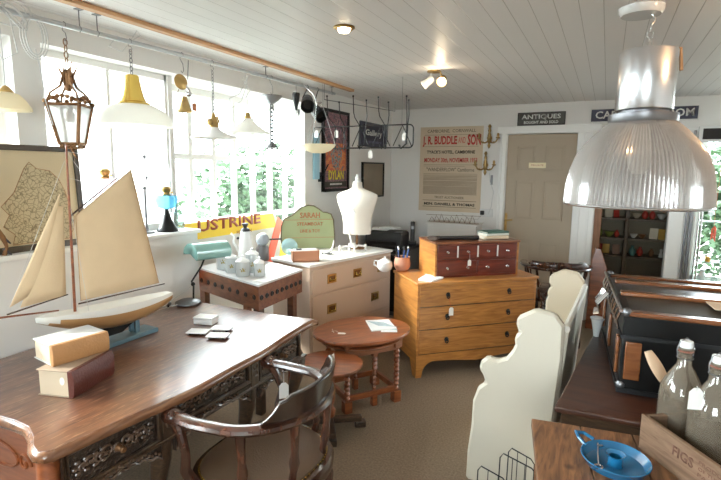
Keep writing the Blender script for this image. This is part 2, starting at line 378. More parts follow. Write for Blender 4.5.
# back wall with door, archway to the next room and the shop window
b = MB()
for x0, x1, z0, z1 in ((XL - .6, -1.02, 0, ZC), (-1.02, -.308, 2.0, ZC), (-.308, -.09, 0, ZC), (-.09, .615, 2.02, ZC), (.615, .78, 0, ZC), (.78, 2.7, 1.98, ZC), (.78, 2.7, 0, .55), (2.7, XR + .2, 0, ZC)):
    b.bx(x0, x1, YB, YB + .12, z0, z1)
struct('wall_back', b, M['wall'])
b = MB(); b.bx(XR, XR + .12, YF, YB, 0, ZC); struct('wall_right', b, M['wall'])
b = MB()
for x0, x1, z0, z1 in ((-3.05, -.6, 0, ZC), (1.0, XR + .2, 0, ZC), (-.6, 1.0, 2.1, ZC), (-.6, 1.0, 0, .85)): b.bx(x0, x1, YF - .12, YF, z0, z1)
struct('wall_front', b, M['wall'])
window('fill_window', (-.6, YF - .06, 0), (1, 0, 0), 1.6, .85, 2.1, 3, 2)  # unseen window added behind the camera to light the room from there
b = MB(); b.bx(XL, -1.10, YB - .018, YB, 0, .11); struct('baseboard_back', b, M['sillwhite'])
b = MB(); b.bx(XL, XL + .018, 3.8, YB, 0, .11); struct('baseboard_left', b, M['sillwhite'])
# door casing and door
b = MB(); b.bx(-1.10, -1.03, YB - .03, YB + .02, 0, 2.0); b.bx(-.30, -.10, YB - .03, YB + .02, 0, 2.0); b.bx(-1.13, -.09, YB - .035, YB + .02, 2.0, 2.085)
b.bx(-.255, -.235, YB - .042, YB - .02, 0, 2.0); b.bx(-.165, -.145, YB - .042, YB - .02, 0, 2.0)
b.bx(-1.085, -1.07, YB - .042, YB - .02, 0, 2.0)
struct('trim_3', b, M['sillwhite'], bevel=.004)
dr = bpy.data.objects.new('door_1', None); COL.objects.link(dr); dr['kind'] = 'structure'; dr.location = (-1.02, YB, 0)
b = MB(); b.bx(0, .71, .02, .055, .01, 1.995); b.build('door_leaf', M['doorp'], dr, smooth=False)
b = MB()
for x0, x1 in ((.10, .315), (.395, .61)):
    for z0, z1 in ((1.60, 1.88), (1.06, 1.50), (.16, .82)):
        for q in ((x0, x1, z0, z0 + .014), (x0, x1, z1 - .014, z1), (x0, x0 + .014, z0, z1), (x1 - .014, x1, z0, z1)): b.bx(q[0], q[1], .014, .022, q[2], q[3])
        b.bx(x0 + .035, x1 - .035, .017, .022, z0 + .035, z1 - .035)
b.build('door_panel', M['doorp'], dr, bevel=.003)
b = MB(); b.bx(.008, .034, .010, .02, .92, 1.12); b.tube([(.02, .02, 1.04), (.02, -.03, 1.04), (.035, -.035, 1.04), (.10, -.03, 1.05)], .008); b.build('door_handle', M['brass'], dr)
b = MB(); b.bx(.235, .415, .011, .021, 1.63, 1.69); pl = b.build('door_plate', mat('cream_plate', (.85, .75, .5), .4), dr, bevel=.003)
lettering('PRIVATE', .018, M['rust'], dr, (.325, .0105, 1.66), width=.13)
M['slatpost'] = wood('brown_post', (.20, .075, .025), (.30, .13, .05), .5, (30, 30, 3), .1, .05)
# dark wooden post of the archway and a leaning wooden end
b = MB(); b.bx(-.09, -.02, YB - .01, YB + .13, 0, 2.02); b.bx(-.09, .615, YB - .01, YB + .13, 1.985, 2.02); struct('trim_4', b, M['slatpost'], bevel=.004)
b = MB(); b.bx(.575, .70, YB - .02, YB + .13, 0, 2.02); b.bx(.70, .80, YB - .012, YB + .02, 0, 2.02); struct('trim_5', b, M['sillwhite'], bevel=.004)
b = MB(); b.bx(.712, .732, YB - .035, YB - .01, 0, 2.0); b.bx(.745, .775, YB - .045, YB - .01, 0, 2.0); struct('trim_6', b, M['steel'], bevel=.003)
window('window_4', (.80, YB + .06, 0), (1, 0, 0), 1.9, .55, 1.98, 2, 1, .04)
# room beyond the archway
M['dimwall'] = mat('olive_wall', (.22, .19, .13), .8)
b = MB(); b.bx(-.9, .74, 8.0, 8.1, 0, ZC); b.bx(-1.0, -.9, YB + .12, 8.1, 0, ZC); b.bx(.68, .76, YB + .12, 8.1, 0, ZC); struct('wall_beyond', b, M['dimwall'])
b = MB(); b.bx(-1.0, .76, YB + .12, 8.1, ZC, ZC + .08); struct('ceiling_beyond', b, M['wall'])

# ------------------------------------------------------------------ outside
b = MB(); b.bx(-40, -3.1, -20, 30, -.35, -.3); b.bx(-3.1, 30, 8.2, 30, -.35, -.3); b.bx(-20, 30, -30, -2.1, -.35, -.3); struct('ground_outside', b, M['pavement'])
hs = thing('neighbouring_house', 'pale rendered house across the yard seen through the left window', 'building', (-9.0, 6.0, -.3))
b = MB(); b.bx(-2.5, 0, -3, 4.5, 0, 4.6); b.build('wall', M['facade'], hs, smooth=False)
b = MB(); b.extr([(-3.2, 4.6), (4.7, 4.6), (.75, 6.6)], (-2.7, 0, 0), (0, 1, 0), (0, 0, 1), (2.9, 0, 0)); b.build('roof', mat('slate_roof', (.2, .2, .22), .7), hs, smooth=False)
for yy, zz, in ((.28, 3.25), (2.6, 3.25), (-1.9, 3.25)):
    b = MB(); b.bx(0, .05, yy - .38, yy + .38, zz - .45, zz + .45); wn = b.build('window_frame', M['facade'], hs, smooth=False)
    g = MB()
    for i in range(4):
        for j in range(4): g.bx(.04, .06, yy - .32 + i * .165, yy - .32 + i * .165 + .125, zz - .38 + j * .195, zz - .38 + j * .195 + .15)
    g.build('pane', mat('house_pane', (.10, .13, .15), .3), wn, smooth=False)
def hedge(label, c, s, n, seed, cat='bush', name='garden_bush', group=None):
    rnd = random.Random(seed); b = MB()
    for i in range(n):
        p = Vector((rnd.gauss(0, .36), rnd.gauss(0, .36), rnd.gauss(0, .36)))
        if p.length > 1: p.normalize()
        p = Vector((c[0] + p.x * s[0], c[1] + p.y * s[1], c[2] + p.z * s[2])); q = .04 + rnd.random() * .05
        a = Vector((rnd.uniform(-1, 1), rnd.uniform(-1, 1), rnd.uniform(-.4, .4))).normalized() * q; d = Vector((rnd.uniform(-.5, .5), rnd.uniform(-.5, .5), rnd.uniform(-1, 1))).normalized() * q
        b.add([p - a, p + d * .6, p + a, p - d * .6], [(0, 1, 2, 3)])
    r = thing(name, label, cat, group=group)
    b.build('foliage', M['leafmat'], r, smooth=False); b = MB()
    for k in range(3): b.tube([(c[0] + (k - 1) * .08, c[1], -.3), (c[0] + (k - 1) * .2, c[1] + .1 * k, c[2])], [.04, .02], 6)
    b.build('stem', mat('bark', (.12, .08, .05), .9), r)
hedge('tall leafy shrub outside beyond the bay window panes', (-4.8, 6.1, .85), (.8, 1.5, 1.25), 4200, 1)
hedge('narrow green shrub outside, left of the taller one', (-3.9, 3.95, .3), (.35, .3, .8), 500, 2)
hedge('green hedge outside beyond the shelves of the back window', (2.4, 9.6, .9), (2.6, .8, 1.7), 9000, 3)

# ================================================================== FURNITURE
def price_tag(label, p, s=.05, ax=(1, 0, 0), string=.04, m='card', strm='red', group='white price tags', sway=0):
    t = thing('price_tag', label, 'price tag', p)
    ax = Vector(ax).normalized(); nn = ax.cross(Vector((0, 0, 1)))
    b = MB(); w_ = s * .58; b.extr([(-w_ / 2, -s), (w_ / 2, -s), (w_ / 2, -s * .2), (w_ * .2, 0), (-w_ * .2, 0), (-w_ / 2, -s * .2)], Vector((0, 0, -string)) + ax * sway, ax, (0, 0, 1), nn * .0012)
    b.build('card', M[m], t, smooth=False)
    b = MB(); b.tube([(0, 0, 0), Vector((0, 0, -string * .6)) + ax * sway * .4 + nn * .003, Vector((0, 0, -string - s * .12)) + ax * sway], .0012, 5); b.build('string', M[strm], t)
    return t

# ---- writing desk
D = thing('writing_desk', 'large carved dark oak writing desk under the sailboat and books', 'desk', (-1.88, 1.55, 0))
dx, dy = 1.88, -1.55
def dpt(x, y): return (x + dx, y + dy)
fr = []
for i in range(25):
    t = i / 24; y = .80 + t * 1.44; fr.append(dpt(-1.408 + .062 * sin(pi * min(1, t * 1.02)) ** 1.2 * (1.15 - .5 * t) + .006 * cos(6 * pi * t) * sin(pi * t), y))
side_near = [dpt(-2.33, .80), dpt(-2.15, .805), dpt(-1.95, .815), dpt(-1.80, .825), dpt(-1.70, .835), dpt(-1.62, .832), dpt(-1.55, .805), dpt(-1.50, .775), dpt(-1.455, .762), dpt(-1.42, .775)]
side_far = [dpt(-1.392, 2.262), dpt(-1.43, 2.275), dpt(-1.6, 2.245), dpt(-1.9, 2.235), dpt(-2.33, 2.22)]
poly = side_near + fr + side_far
def shrink(poly, k):
    n = len(poly); cx = sum(p[0] for p in poly) / n; cy = sum(p[1] for p in poly) / n; out = []
    for i in range(n):
        a, c = Vector(poly[i - 1]), Vector(poly[(i + 1) % n]); t = (c - a).normalized(); out.append((poly[i][0] - t.y * k, poly[i][1] + t.x * k))
    return out
area = sum(poly[i][0] * poly[(i + 1) % len(poly)][1] - poly[(i + 1) % len(poly)][0] * poly[i][1] for i in range(len(poly)))
if area < 0: poly = poly[::-1]
b = MB(); b.prism(shrink(poly, .012), .745, .76); top = b.build('desk_top', M['desk_top'], D, smooth=False, bevel=.003)
b = MB()
lv = [(.0, .728), (-.004, .737), (-.002, .748), (.006, .756), (.0125, .7585)]
rings = [[(p[0], p[1], z) for p in shrink(poly, k)] for k, z in lv]
b.loft([[(p[0], p[1], .728) for p in shrink(poly, .05)]] + rings + [[(p[0], p[1], .7585) for p in shrink(poly, .02)]], True, False)
b.build('top_moulding', M['desk_edge'], D)
# carcase behind the front
b = MB(); b.bx(-2.31 + dx, -1.50 + dx, .93 + dy, 2.17 + dy, .60, .73); b.bx(-2.31 + dx, -1.56 + dx, .93 + dy, 1.02 + dy, .40, .73); b.build('carcase', M['desk_dark'], D, smooth=False)
def scroll(cx, cz, r, turns, s, n=26):   # spiral in (y,z)
    return [(cx + s * r * (1 - i / n) * cos(turns * 2 * pi * i / n), cz + r * (1 - i / n) * sin(turns * 2 * pi * i / n)) for i in range(n + 1)]
M['carve'] = mat('carved_dark_relief', (.035, .022, .016), .24, bump=.9, bscale=70, var=.6, vscale=30, coat=.5)
M['carve_hi'] = mat('carving_highlight_tone', (.10, .06, .04), .18, bump=.5, bscale=90, coat=.6)  # lighter relief tone imitates silvery highlights on the carving
xf = -1.44
def drawer(y0, y1, z0, z1, hand=True):
    f = MB(); f.bx(xf - .02 + dx, xf + dx, y0 + dy, y1 + dy, z0, z1); dd = f.build('drawer', M['carve'], D, bevel=.003)
    f = MB()
    for q in ((y0, y1, z0, z0 + .012), (y0, y1, z1 - .012, z1), (y0, y0 + .012, z0, z1), (y1 - .012, y1, z0, z1)): f.bx(xf + dx, xf + .012 + dx, q[0] + dy, q[1] + dy, q[2], q[3])
    f.build('drawer_moulding', M['desk_dark'], dd, bevel=.004)
    f = MB(); cy = (y0 + y1) / 2; cz = (z0 + z1) / 2; hw = (y1 - y0) / 2
    for s in (-1, 1):
        for k in range(4):
            yy = cy + s * (.035 + k * (hw - .06) / 4); sp = scroll(yy, cz + .004 * (-1) ** k, .026 - .003 * k, 1.25, s * (-1) ** k)
            f.tube([(xf + .006 + dx, a + dy, c) for a, c in sp], [.0055 * (1 - .5 * i / 26) for i in range(27)], 6)
            for q in range(3):
                a = .9 * (q - 1) + (pi if s < 0 else 0); f.ball((xf + .004 + dx, yy + .022 * cos(a) + dy, cz + .024 * sin(a)), .009, 8, (.6, 1.3, .8))
    f.ball((xf + .006 + dx, cy + dy, cz), .018, 10, (.6, 1, 1)); f.build('carving', M['carve_hi'], dd)
    if hand:
        f = MB(); f.lathe([(.0, 0), (.014, .002), (.012, .012), (.006, .018), (.012, .026), (.009, .034), (0, .036)], (xf + .01 + dx, cy + dy, cz), 12, axis=(1, 0, 0)); f.build('knob', M['brass_dark'], dd)
drawer(.84, 1.20, .575, .718); drawer(1.27, 1.72, .60, .718, False); drawer(1.79, 2.14, .575, .718)
b = MB()
for y in (1.235, 1.755):
    b.bx(xf - .01 + dx, xf + .012 + dx, y - .028 + dy, y + .028 + dy, .555, .728)
for z in (.568, .722): b.bx(xf - .01 + dx, xf + .016 + dx, .80 + dy, 2.2 + dy, z - .006, z + .006)
b.build('front_rail', M['desk_dark'], D, bevel=.003)
for y in (1.235, 1.755):
    b = MB()
    for k in range(3): b.tube([(xf + .014 + dx, y + dy + .014 * cos(a), .63 + .035 * k + .012 * sin(a)) for a in [2 * pi * i / 10 for i in range(10)]], .0035, 5, True)
    b.build('pilaster_carving', M['carve_hi'], D)
# carved shaped valance
def valance(y0, y1, depth, zt=.59, name='valance'):
    f = MB(); pts = [(y0, zt)]; n = 24
    for i in range(n + 1):
        t = i / n; y = y0 + (y1 - y0) * t; z = zt - .005 - depth * (abs(2 * t - 1) ** 2.2) - .012 - .006 * cos(14 * pi * t); pts.append((y, z))
    pts.append((y1, zt)); f.extr([(a + dy, c) for a, c in pts], (xf - .012 + dx, 0, 0), (0, 1, 0), (0, 0, 1), (.022, 0, 0))
    v = f.build(name, M['carve'], D, smooth=False); f = MB()
    f.tube([(xf + .012 + dx, a + dy, c + .006) for a, c in pts[1:-1]], .0055, 6)
    for i in range(1, n): a, c = pts[i + 1]; f.ball((xf + .012 + dx, a + dy, c + .022), .007, 6)
    f.build('valance_carving', M['carve_hi'], v)
valance(.84, 1.20, .05, .565); valance(1.27, 1.72, .07, .59); valance(1.79, 2.14, .05, .565)
for (x, y) in ((-1.50, .83), (-1.50, 2.17), (-2.27, .90), (-2.27, 2.14), (-1.50, 1.235), (-1.50, 1.755)):
    f = MB(); z_ = [(.728, .034, .0), (.62, .036, .0), (.54, .044, .02), (.46, .040, .018), (.30, .026, -.012), (.14, .018, -.012), (.05, .022, .012), (.012, .034, .024), (0, .030, .024)]
    sx = 1 if x > -2 else -1; sy = -1 if y < 1.5 else 1
    if y in (1.235, 1.755): sy = 0
    f.loft([[(x + dx + o * sx + r * cos(a), y + dy + o * sy + r * sin(a), z) for a in [2 * pi * i / 12 + pi / 4 for i in range(12)]] for z, r, o in z_])
    f.build('leg', M['nest'] if sy < 0 and sx > 0 else M['desk_dark'], D)
b = MB(); b.bx(-2.25 + dx, -1.53 + dx, .862 + dy, .89 + dy, .42, .728); b.build('side_panel', M['nest'], D, bevel=.004)
b = MB(); b.tube([(-1.85 + .12 * cos(a) + dx, .86 + dy, .60 + .045 * sin(a)) for a in [2 * pi * i / 20 for i in range(20)]], .005, 6, True)
for s in (-1, 1): b.tube([(-1.85 + s * .16 + a + dx, .86 + dy, .60 + c) for a, c in scroll(0, 0, .04, 1.3, s)], .005, 6)
b.build('side_carving', M['nest'], D)
price_tag('white teardrop tag hanging off the carved drawer, nearest desk corner', (-1.452, 1.02, .655), .07, (0, 1, 0), .055, strm='cordw')

# ---- captain's chair in front of the desk
Cc = thing('captains_chair', 'tub backed mahogany captains chair with brown leather seat facing the carved desk', 'chair', (-1.165, 1.475, 0))
def horse(rx, ry, a0, a1, n, z):  # back toward +x, open toward -x
    return [(rx * cos(a0 + (a1 - a0) * i / n), ry * sin(a0 + (a1 - a0) * i / n), z) for i in range(n + 1)]
def railloft(path, w_, h_, m, name, par=Cc, taper=None):
    f = MB(); rings = []; n = len(path)
    for i, p in enumerate(path):
        a = Vector(path[max(0, i - 1)]); c = Vector(path[min(n - 1, i + 1)]); t = (c - a).normalized(); s = t.cross(Vector((0, 0, 1))).normalized(); p = Vector(p)
        ww = w_(i / (n - 1)) if callable(w_) else w_; hh = h_(i / (n - 1)) if callable(h_) else h_
        rings.append([p + s * (ww / 2 * cos(q)) + Vector((0, 0, hh / 2 * sin(q))) for q in [2 * pi * k / 10 for k in range(10)]])
    f.loft(rings); return f.build(name, m, par)
arm = [(-.17, -.285, .70)] + [(-.08, -.29, .70)] + horse(.25, .285, -1.35, 1.35, 22, .705) + [(-.08, .29, .70), (-.17, .285, .70)]
arm = [(x, y * (1.0), z) for x, y, z in arm]
railloft(arm, .062, .036, M['chair_wood'], 'arm_rail')
for s in (-1, 1):
    f = MB(); f.ball((-.19, s * .285, .70), .036, 14, (1.2, 1, .85)); f.build('arm_scroll', M['chair_wood'], Cc)
# crest: curved raised back
f = MB(); n = 26; outer = []; rings = []
for i in range(n + 1):
    t = i / n; a = -.88 + 2.02 * t; e = min(1, min(t, (1 - t) * 1.6) / .17); hgt = .015 + .082 * (e ** .8) + .018 * cos(pi * (2 * t - 1) / 2) + .008 * cos(18 * pi * t) * (1 if e < 1 else 0)
    z0, z1 = .715, .715 + hgt; rr = .262; r2 = .296; ox, oy = rr * cos(a), (rr + .035) * sin(a)
    k = (1 + .04 * 1)
    rings.append([(ox, oy, z0), (ox * .93, oy * .93, z0), (ox * 1.0, oy * 1.0, z1), (ox * 1.075, oy * 1.075, z1)])
f.loft(rings); f.build('crest_panel', M['chair_blk'], Cc, bevel=.006)
# seat
def seatp(k, z, n=36):
    P = []
    for i in range(n):
        a = 2 * pi * i / n; x = cos(a); y = sin(a); rx = .25 if x > 0 else .22; e = .72 if x < 0 else .95
        P.append((k * rx * (abs(x) ** e) * (1 if x > 0 else -1), k * .262 * (abs(y) ** .75) * (1 if y > 0 else -1), z))
    return P
f = MB(); f.loft([seatp(1.0, .385), seatp(1.06, .39), seatp(1.07, .43), seatp(1.04, .445), seatp(.9, .446)]); f.build('seat_frame', M['chair_wood'], Cc)
f = MB(); f.loft([seatp(.93, .44), seatp(.94, .455), seatp(.86, .472), seatp(.55, .480), seatp(.1, .482)]); st = f.build('seat', M['leather'], Cc)
f = MB()
for p in seatp(.955, .450, 96): f.ball(p, .0042, 6)
f.build('nail_trim', M['gold'], st)
for a in (-1.15, -.42, .42, 1.15):
    f = MB(); c_, s_ = cos(a), sin(a)
    q = [(.225 * c_, .262 * s_, .43, .017), (.24 * c_, .268 * s_, .50, .013), (.246 * c_, .272 * s_, .54, .021), (.25 * c_, .276 * s_, .58, .014), (.252 * c_, .28 * s_, .64, .016), (.255 * c_, .285 * s_, .70, .02)]
    f.tube([(x, y, z) for x, y, z, r in q], [r for *_, r in q], 10); f.build('back_spindle', M['chair_wood'], Cc)
for s in (-1, 1):
    f = MB(); f.tube([(-.10, s * .262, .42), (-.135, s * .285, .50), (-.12, s * .295, .58), (-.15, s * .288, .65), (-.18, s * .285, .70)], [.026, .02, .016, .018, .024], 10); f.build('arm_support', M['chair_wood'], Cc)
for x, y in ((-.17, -.21), (-.17, .21), (.18, -.18), (.18, .18)):
    f = MB(); x2, y2 = x * 1.12 - (0 if x < 0 else -.03), y * 1.1
    f.tube([(x + (x2 - x) * t, y + (y2 - y) * t, .395 * (1 - t)) for t in (0, .1, .2, .3, .5, .8, .92, 1)], [.021, .022, .027, .018, .021, .015, .02, .016], 10)
    f.build('leg', M['chair_wood'], Cc)
for q in (((-.18, -.222, .17), (.20, -.19, .17)), ((-.18, .222, .17), (.20, .19, .17)), ((0, -.205, .17), (0, .205, .17))):
    f = MB(); f.cyl(*q, .011); f.build('stretcher', M['chair_wood'], Cc)
price_tag('long white tag hanging off the far arm of the captains chair', (-1.25, 1.735, .68), .075, (0.7, .7, 0), .05, strm='cordw')

# ---- studded high table beside the chest
p1, p2, p3 = (-1.885, 2.363), (-1.912, 2.90), (-2.62, 2.588); p4 = (-2.62, 3.12)
T = thing('studded_table', 'tall brown table with round iron studs, pale top, joined to white chest', 'table', (-2.2, 2.75, 0))
q = [(x + 2.2, y - 2.75) for x, y in (p1, p2, p4, p3)]
f = MB(); f.prism(q, .865, .88); f.build('tabletop', M['stud_top'], T, bevel=.003, smooth=False)
f = MB(); qi = [(a * .985, c * .985) for a, c in q]; f.prism(qi, .712, .865); f.build('apron', M['stud_side'], T, smooth=False)
def studs(a, c, n, nm):
    a, c = Vector((*a, 0)), Vector((*c, 0)); d = (c - a); nn = Vector((d.y, -d.x, 0)).normalized()
    if nn.dot((a + c) / 2) < 0: nn = -nn
    for i in range(n):
        p = a + d * ((i + .5) / n) + Vector((0, 0, .79)); f = MB(); f.lathe([(.017, -.001), (.018, .003), (.013, .006), (.011, .002), (0, .0015)], p + nn * .0, 14, axis=nn); f.build('stud', M['blackmetal'], T)
studs(qi[0], qi[3], 8, 'f'); studs(qi[0], qi[1], 9, 's')
for a, c in ((-.035, 0), (0, 0), (0, 0), (0, 0)): pass
for k, (a, c) in enumerate(qi):
    if k == 1: a, c = (a * .86 + q[0][0] * .14) * .97, (c * .86 + q[0][1] * .14)
    f = MB(); f.box((a * .90, c * .90, .357), (.05, .05, .714)); f.build('leg', M['stud_side'] if k else M['desk_dark'], T, bevel=.003)

# ---- white campaign chest
W = thing('campaign_chest', 'white chest coloured lit on top and shaded peach below, with square brass campaign handles', 'chest', (-1.945, 3.045, 0), radians(75.4))
cw, cd, ch = 1.02, .46, .88
f = MB(); f.bx(0, cw, 0, cd, ch - .022, ch); f.build('chest_top', M['chest_top'], W, bevel=.003, smooth=False)
f = MB(); f.bx(.012, cw - .012, .012, cd - .005, .06, ch - .022); f.bx(.03, cw - .03, .03, cd - .02, 0, .06); f.build('body', M['chest_shade_tone'], W, smooth=False, bevel=.002)
for z0, z1, n in ((.64, .84, 1), (.36, .63, 1), (.09, .35, 1)):
    f = MB(); f.bx(.03, cw - .03, .002, .014, z0 + .004, z1 - .004); dd = f.build('drawer', M['chest_shade_tone'], W, bevel=.002, smooth=False)
    xs = (.24, .78) if z0 < .6 else (.24, .545, .86)
    for x in xs:
        f = MB(); z = (z0 + z1) / 2; f.bx(x - .05, x + .05, -.002, .003, z - .036, z + .036); hh = f.build('handle', M['brass'], dd, bevel=.001, smooth=False)
        f = MB(); f.bx(x - .034, x + .034, -.0035, .0, z - .022, z + .022); f.build('handle_recess', M['brass_dark'], dd)
        f = MB(); f.tube([(x - .03, -.006, z + .012), (x - .026, -.012, z - .012), (x + .026, -.012, z - .012), (x + .03, -.006, z + .012)], .0045, 6); f.build('handle_bail', M['gold'], dd)

# ---- golden chest of drawers
G = thing('chest_of_drawers', 'golden oak three drawer chest with bracket feet and drop handles', 'chest of drawers', (-1.213, 3.406, 0), radians(43.4))
gw, gd, gh = 1.05, .50, .754
f = MB(); f.bx(-.012, gw + .012, -.015, gd, gh - .022, gh); f.build('chest_top', M['orange'], G, bevel=.006)
f = MB(); f.bx(0, gw, .0, gd - .005, .155, gh - .022); f.build('body', M['orange'], G, smooth=False, bevel=.002)
f = MB(); pr = [(0, .18), (0, 0), (.045, 0)] + [(.05 + .10 * (1 - cos(t * pi / 2)), .02 + .105 * sin(t * pi / 2)) for t in [i / 6 for i in range(7)]] + [(.30, .118), (gw / 2, .095), (gw - .30, .118)] + [(gw - .05 - .10 * (1 - cos(t * pi / 2)), .02 + .105 * sin(t * pi / 2)) for t in [1 - i / 6 for i in range(7)]] + [(gw - .045, 0), (gw, 0), (gw, .18)]
f.extr(pr, (0, -.004, 0), (1, 0, 0), (0, 0, 1), (0, .03, 0)); f.build('plinth', M['orange_h'], G, smooth=False)
f = MB(); 
for x in (0, gw - .025): f = MB(); f.extr([(0, .18), (0, 0), (.06, 0), (.12, .12), (gd - .12, .12), (gd - .06, 0), (gd - .02, 0), (gd - .02, .18)], (x, 0, 0), (0, 1, 0), (0, 0, 1), (.025, 0, 0)); f.build('side_foot', M['orange'], G, smooth=False)
for z0, z1 in ((.565, .718), (.385, .558), (.19, .378)):
    f = MB(); f.bx(.018, gw - .018, -.008, .004, z0, z1); dd = f.build('drawer', M['orange_h'], G, bevel=.003)
    f = MB(); f.bx(.018, gw - .018, -.004, .002, z0 - .006, z0 - .001); f.build('drawer_gap', M['desk_dark'], G, smooth=False)
    for x in (.25, .79):
        z = (z0 + z1) / 2 + .01; f = MB(); f.lathe([(.018, 0), (.017, .003), (.008, .006), (.006, .014), (0, .015)], (x, -.008, z), 16, axis=(0, -1, 0))
        f.tube([(x + .013 * sin(a), -.016, z - .012 - .016 * cos(a)) for a in [2 * pi * i / 12 for i in range(12)]], .004, 6, True); f.build('handle', M['blackmetal'], dd)
Rg = Matrix.Rotation(radians(43.4), 3, 'Z')
def gp(x, y, z): return Vector((-1.213, 3.406, 0)) + Rg @ Vector((x, y, z))
price_tag('white tag on red string hanging off the golden chest drawer', gp(.25, -.03, .63), .065, Rg @ Vector((1, 0, 0)), .075, sway=.02)

# ---- mahogany multi-drawer box on it
Bx = thing('drawer_box', 'small red mahogany box of six little drawers on golden chest', 'box', (-1.155, 3.625, .754), radians(41.3))
bw, bd, bh = .735, .34, .285
f = MB(); f.bx(-.008, bw + .008, -.01, bd, bh - .016, bh); f.build('box_top', M['mahog_top'], Bx, bevel=.004)
for x in (0, bw - .014): f = MB(); f.bx(x, x + .014, 0, bd - .004, .0, bh - .016); f.build('side_panel', M['orange'], Bx, smooth=False)
f = MB(); f.bx(.014, bw - .014, .006, bd - .006, 0.0, bh - .016); f.build('body', M['mahog'], Bx, smooth=False)
cells = [(.02 + i * .175, .185 + i * .175, .145, .262, 1) for i in range(4)] + [(.02, .36, .018, .132, 2), (.37, .715, .018, .132, 2)]
for x0, x1, z0, z1, n in cells:
    f = MB(); f.bx(x0, x1, -.004, .008, z0, z1); dd = f.build('drawer', M['mahog'], Bx, bevel=.004)
    for k in range(n):
        x = (x0 + x1) / 2 if n == 1 else x0 + (x1 - x0) * (.24 if k == 0 else .76)
        f = MB(); f.lathe([(.010, 0), (.006, .003), (.005, .01), (.010, .016), (.008, .021), (0, .022)], (x, -.004, (z0 + z1) / 2), 12, axis=(0, -1, 0)); f.build('knob', M['chrome'], dd)
for i in range(3):
    f = MB(); x = .190 + i * .175; f.bx(x - .005, x + .005, -.007, .0, .16, .25); f.build('label_strip', M['signwhite'], Bx)
R41 = Matrix.Rotation(radians(41.3), 3, 'Z')
def bp_(x, y, z): return Vector((-1.155, 3.625, .754)) + R41 @ Vector((x, y, z))
price_tag('white tag hanging off the upper drawer of the mahogany box', bp_(.28, -.03, .195), .05, R41 @ Vector((1, 0, 0)), .05, strm='cordw')
# on the box: black flute case, books
f = MB(); f.loft([[(-.17 + .0, .016 * cos(a), .018 + .016 * sin(a)) for a in [2 * pi * i / 10 for i in range(10)]], [(.17, .02 * cos(a), .02 + .018 * sin(a)) for a in [2 * pi * i / 10 for i in range(10)]]])
o = f.build('umbrella_handle', M['blackplastic'], bevel=.003); o.name = 'spectacle_case'; tag(o, 'slim black case lying on top of the mahogany box', 'case'); o.location = bp_(.24, .10, .283); o.rotation_euler.z = radians(33)
f = MB(); f.loft([[(-.07, .05 * cos(a), .02 + .018 * sin(a)) for a in [2 * pi * i / 8 for i in range(8)]], [(.05, .03 * cos(a), .014 + .012 * sin(a)) for a in [2 * pi * i / 8 for i in range(8)]]]); o = f.build('leather_pouch', mat('dark_pouch', (.07, .04, .025), .6)); tag(o, 'crumpled dark pouch at left end of the mahogany box top', 'pouch'); o.location = bp_(.07, .15, .285); o.rotation_euler.z = radians(80)
def book(name, label, loc, rz, w_, d_, h_, cm, lean=0, group=None, pm='page', rx=0, board=None):
    t = thing(name, label, 'book', loc, rz, group); t.rotation_euler.x = rx
    f = MB(); c_ = .004
    f.bx(0, w_, 0, d_, 0, c_); f.bx(0, w_, 0, d_, h_ - c_, h_)
    if board is None: f.extr([(0, 0), (0, h_), (-.006, h_ * .85), (-.008, h_ / 2), (-.006, h_ * .15)], (0, 0, 0), (0, 1, 0), (0, 0, 1), (w_, 0, 0))
    f.build('cover', board or cm, t, bevel=.0015)
    if board: f = MB(); f.extr([(.018, -.001), (.018, h_ + .001), (0, h_ + .001), (-.007, h_ * .85), (-.009, h_ / 2), (-.007, h_ * .15), (0, -.001)], (0, 0, 0), (0, 1, 0), (0, 0, 1), (w_, 0, 0)); f.build('spine', cm, t, bevel=.0015)
    f = MB(); f.bx(.005, w_ - .005, .004, d_ - .007, c_, h_ - c_); f.build('pages', M[pm], t, smooth=False); return t
M['page'] = mat('old_page_edges', (.62, .50, .36), .8, bump=.3, bscale=400)
M['pagew'] = mat('pale_page_edges', (.75, .68, .56), .8)
for i, (cm, h_, lb) in enumerate(((mat('cream_cover', (.7, .58, .42), .6), .03, 'cream book at the bottom of the stack on mahogany box'), (mat('white_cover', (.7, .72, .68), .6), .018, 'thin pale book in the middle of the stack on mahogany box'), (mat('green_cover', (.05, .12, .09), .6), .014, 'dark green book topmost on the mahogany box stack'))):
    book('paperback_book', lb, bp_(.46 + .01 * i, .06, .286 + (0, .030, .048)[i]), radians(41.3 + 4 * i), .21, .14, h_, cm, group='books on the mahogany box', pm='pagew')
# brochure, pot of pens on golden chest
def leaflet(label, pts, z, mats='paper', h=.006, name='brochure'):
    cx = sum(p[0] for p in pts) / len(pts); cy = sum(p[1] for p in pts) / len(pts)
    t = thing(name, label, 'brochure', (cx, cy, z)); f = MB(); f.prism([(p[0] - cx, p[1] - cy) for p in pts], 0, h); f.build('pages', M[mats], t, smooth=False)
    f = MB(); f.prism([((p[0] - cx) * .86, (p[1] - cy) * .30 + .012) for p in pts], h, h + .0006); f.build('cover_picture', mat('pale_picture', (.45, .55, .58), .6, var=.5, vscale=40), t, smooth=False)
leaflet('grey catalogue on left corner of the golden chest beside the mahogany box', [gp(.035, .08, 0), gp(.11, .0, 0), gp(.26, .10, 0), gp(.17, .23, 0)], .755, h=.012)
p = atz(411, 270, .756)
t = thing('pen_pot', 'squat pink and white ceramic pot holding pens beside mahogany box', 'pot', (-1.50, 3.80, .755))
f = MB(); f.shell([(.05, 0), (.068, .03), (.07, .06), (.06, .11), (.066, .115)], t=.005, n=20); f.lathe([(0, .004), (.05, .004), (.05, .006), (0, .006)], n=20); f.build('bowl', M['terracotta'], t)
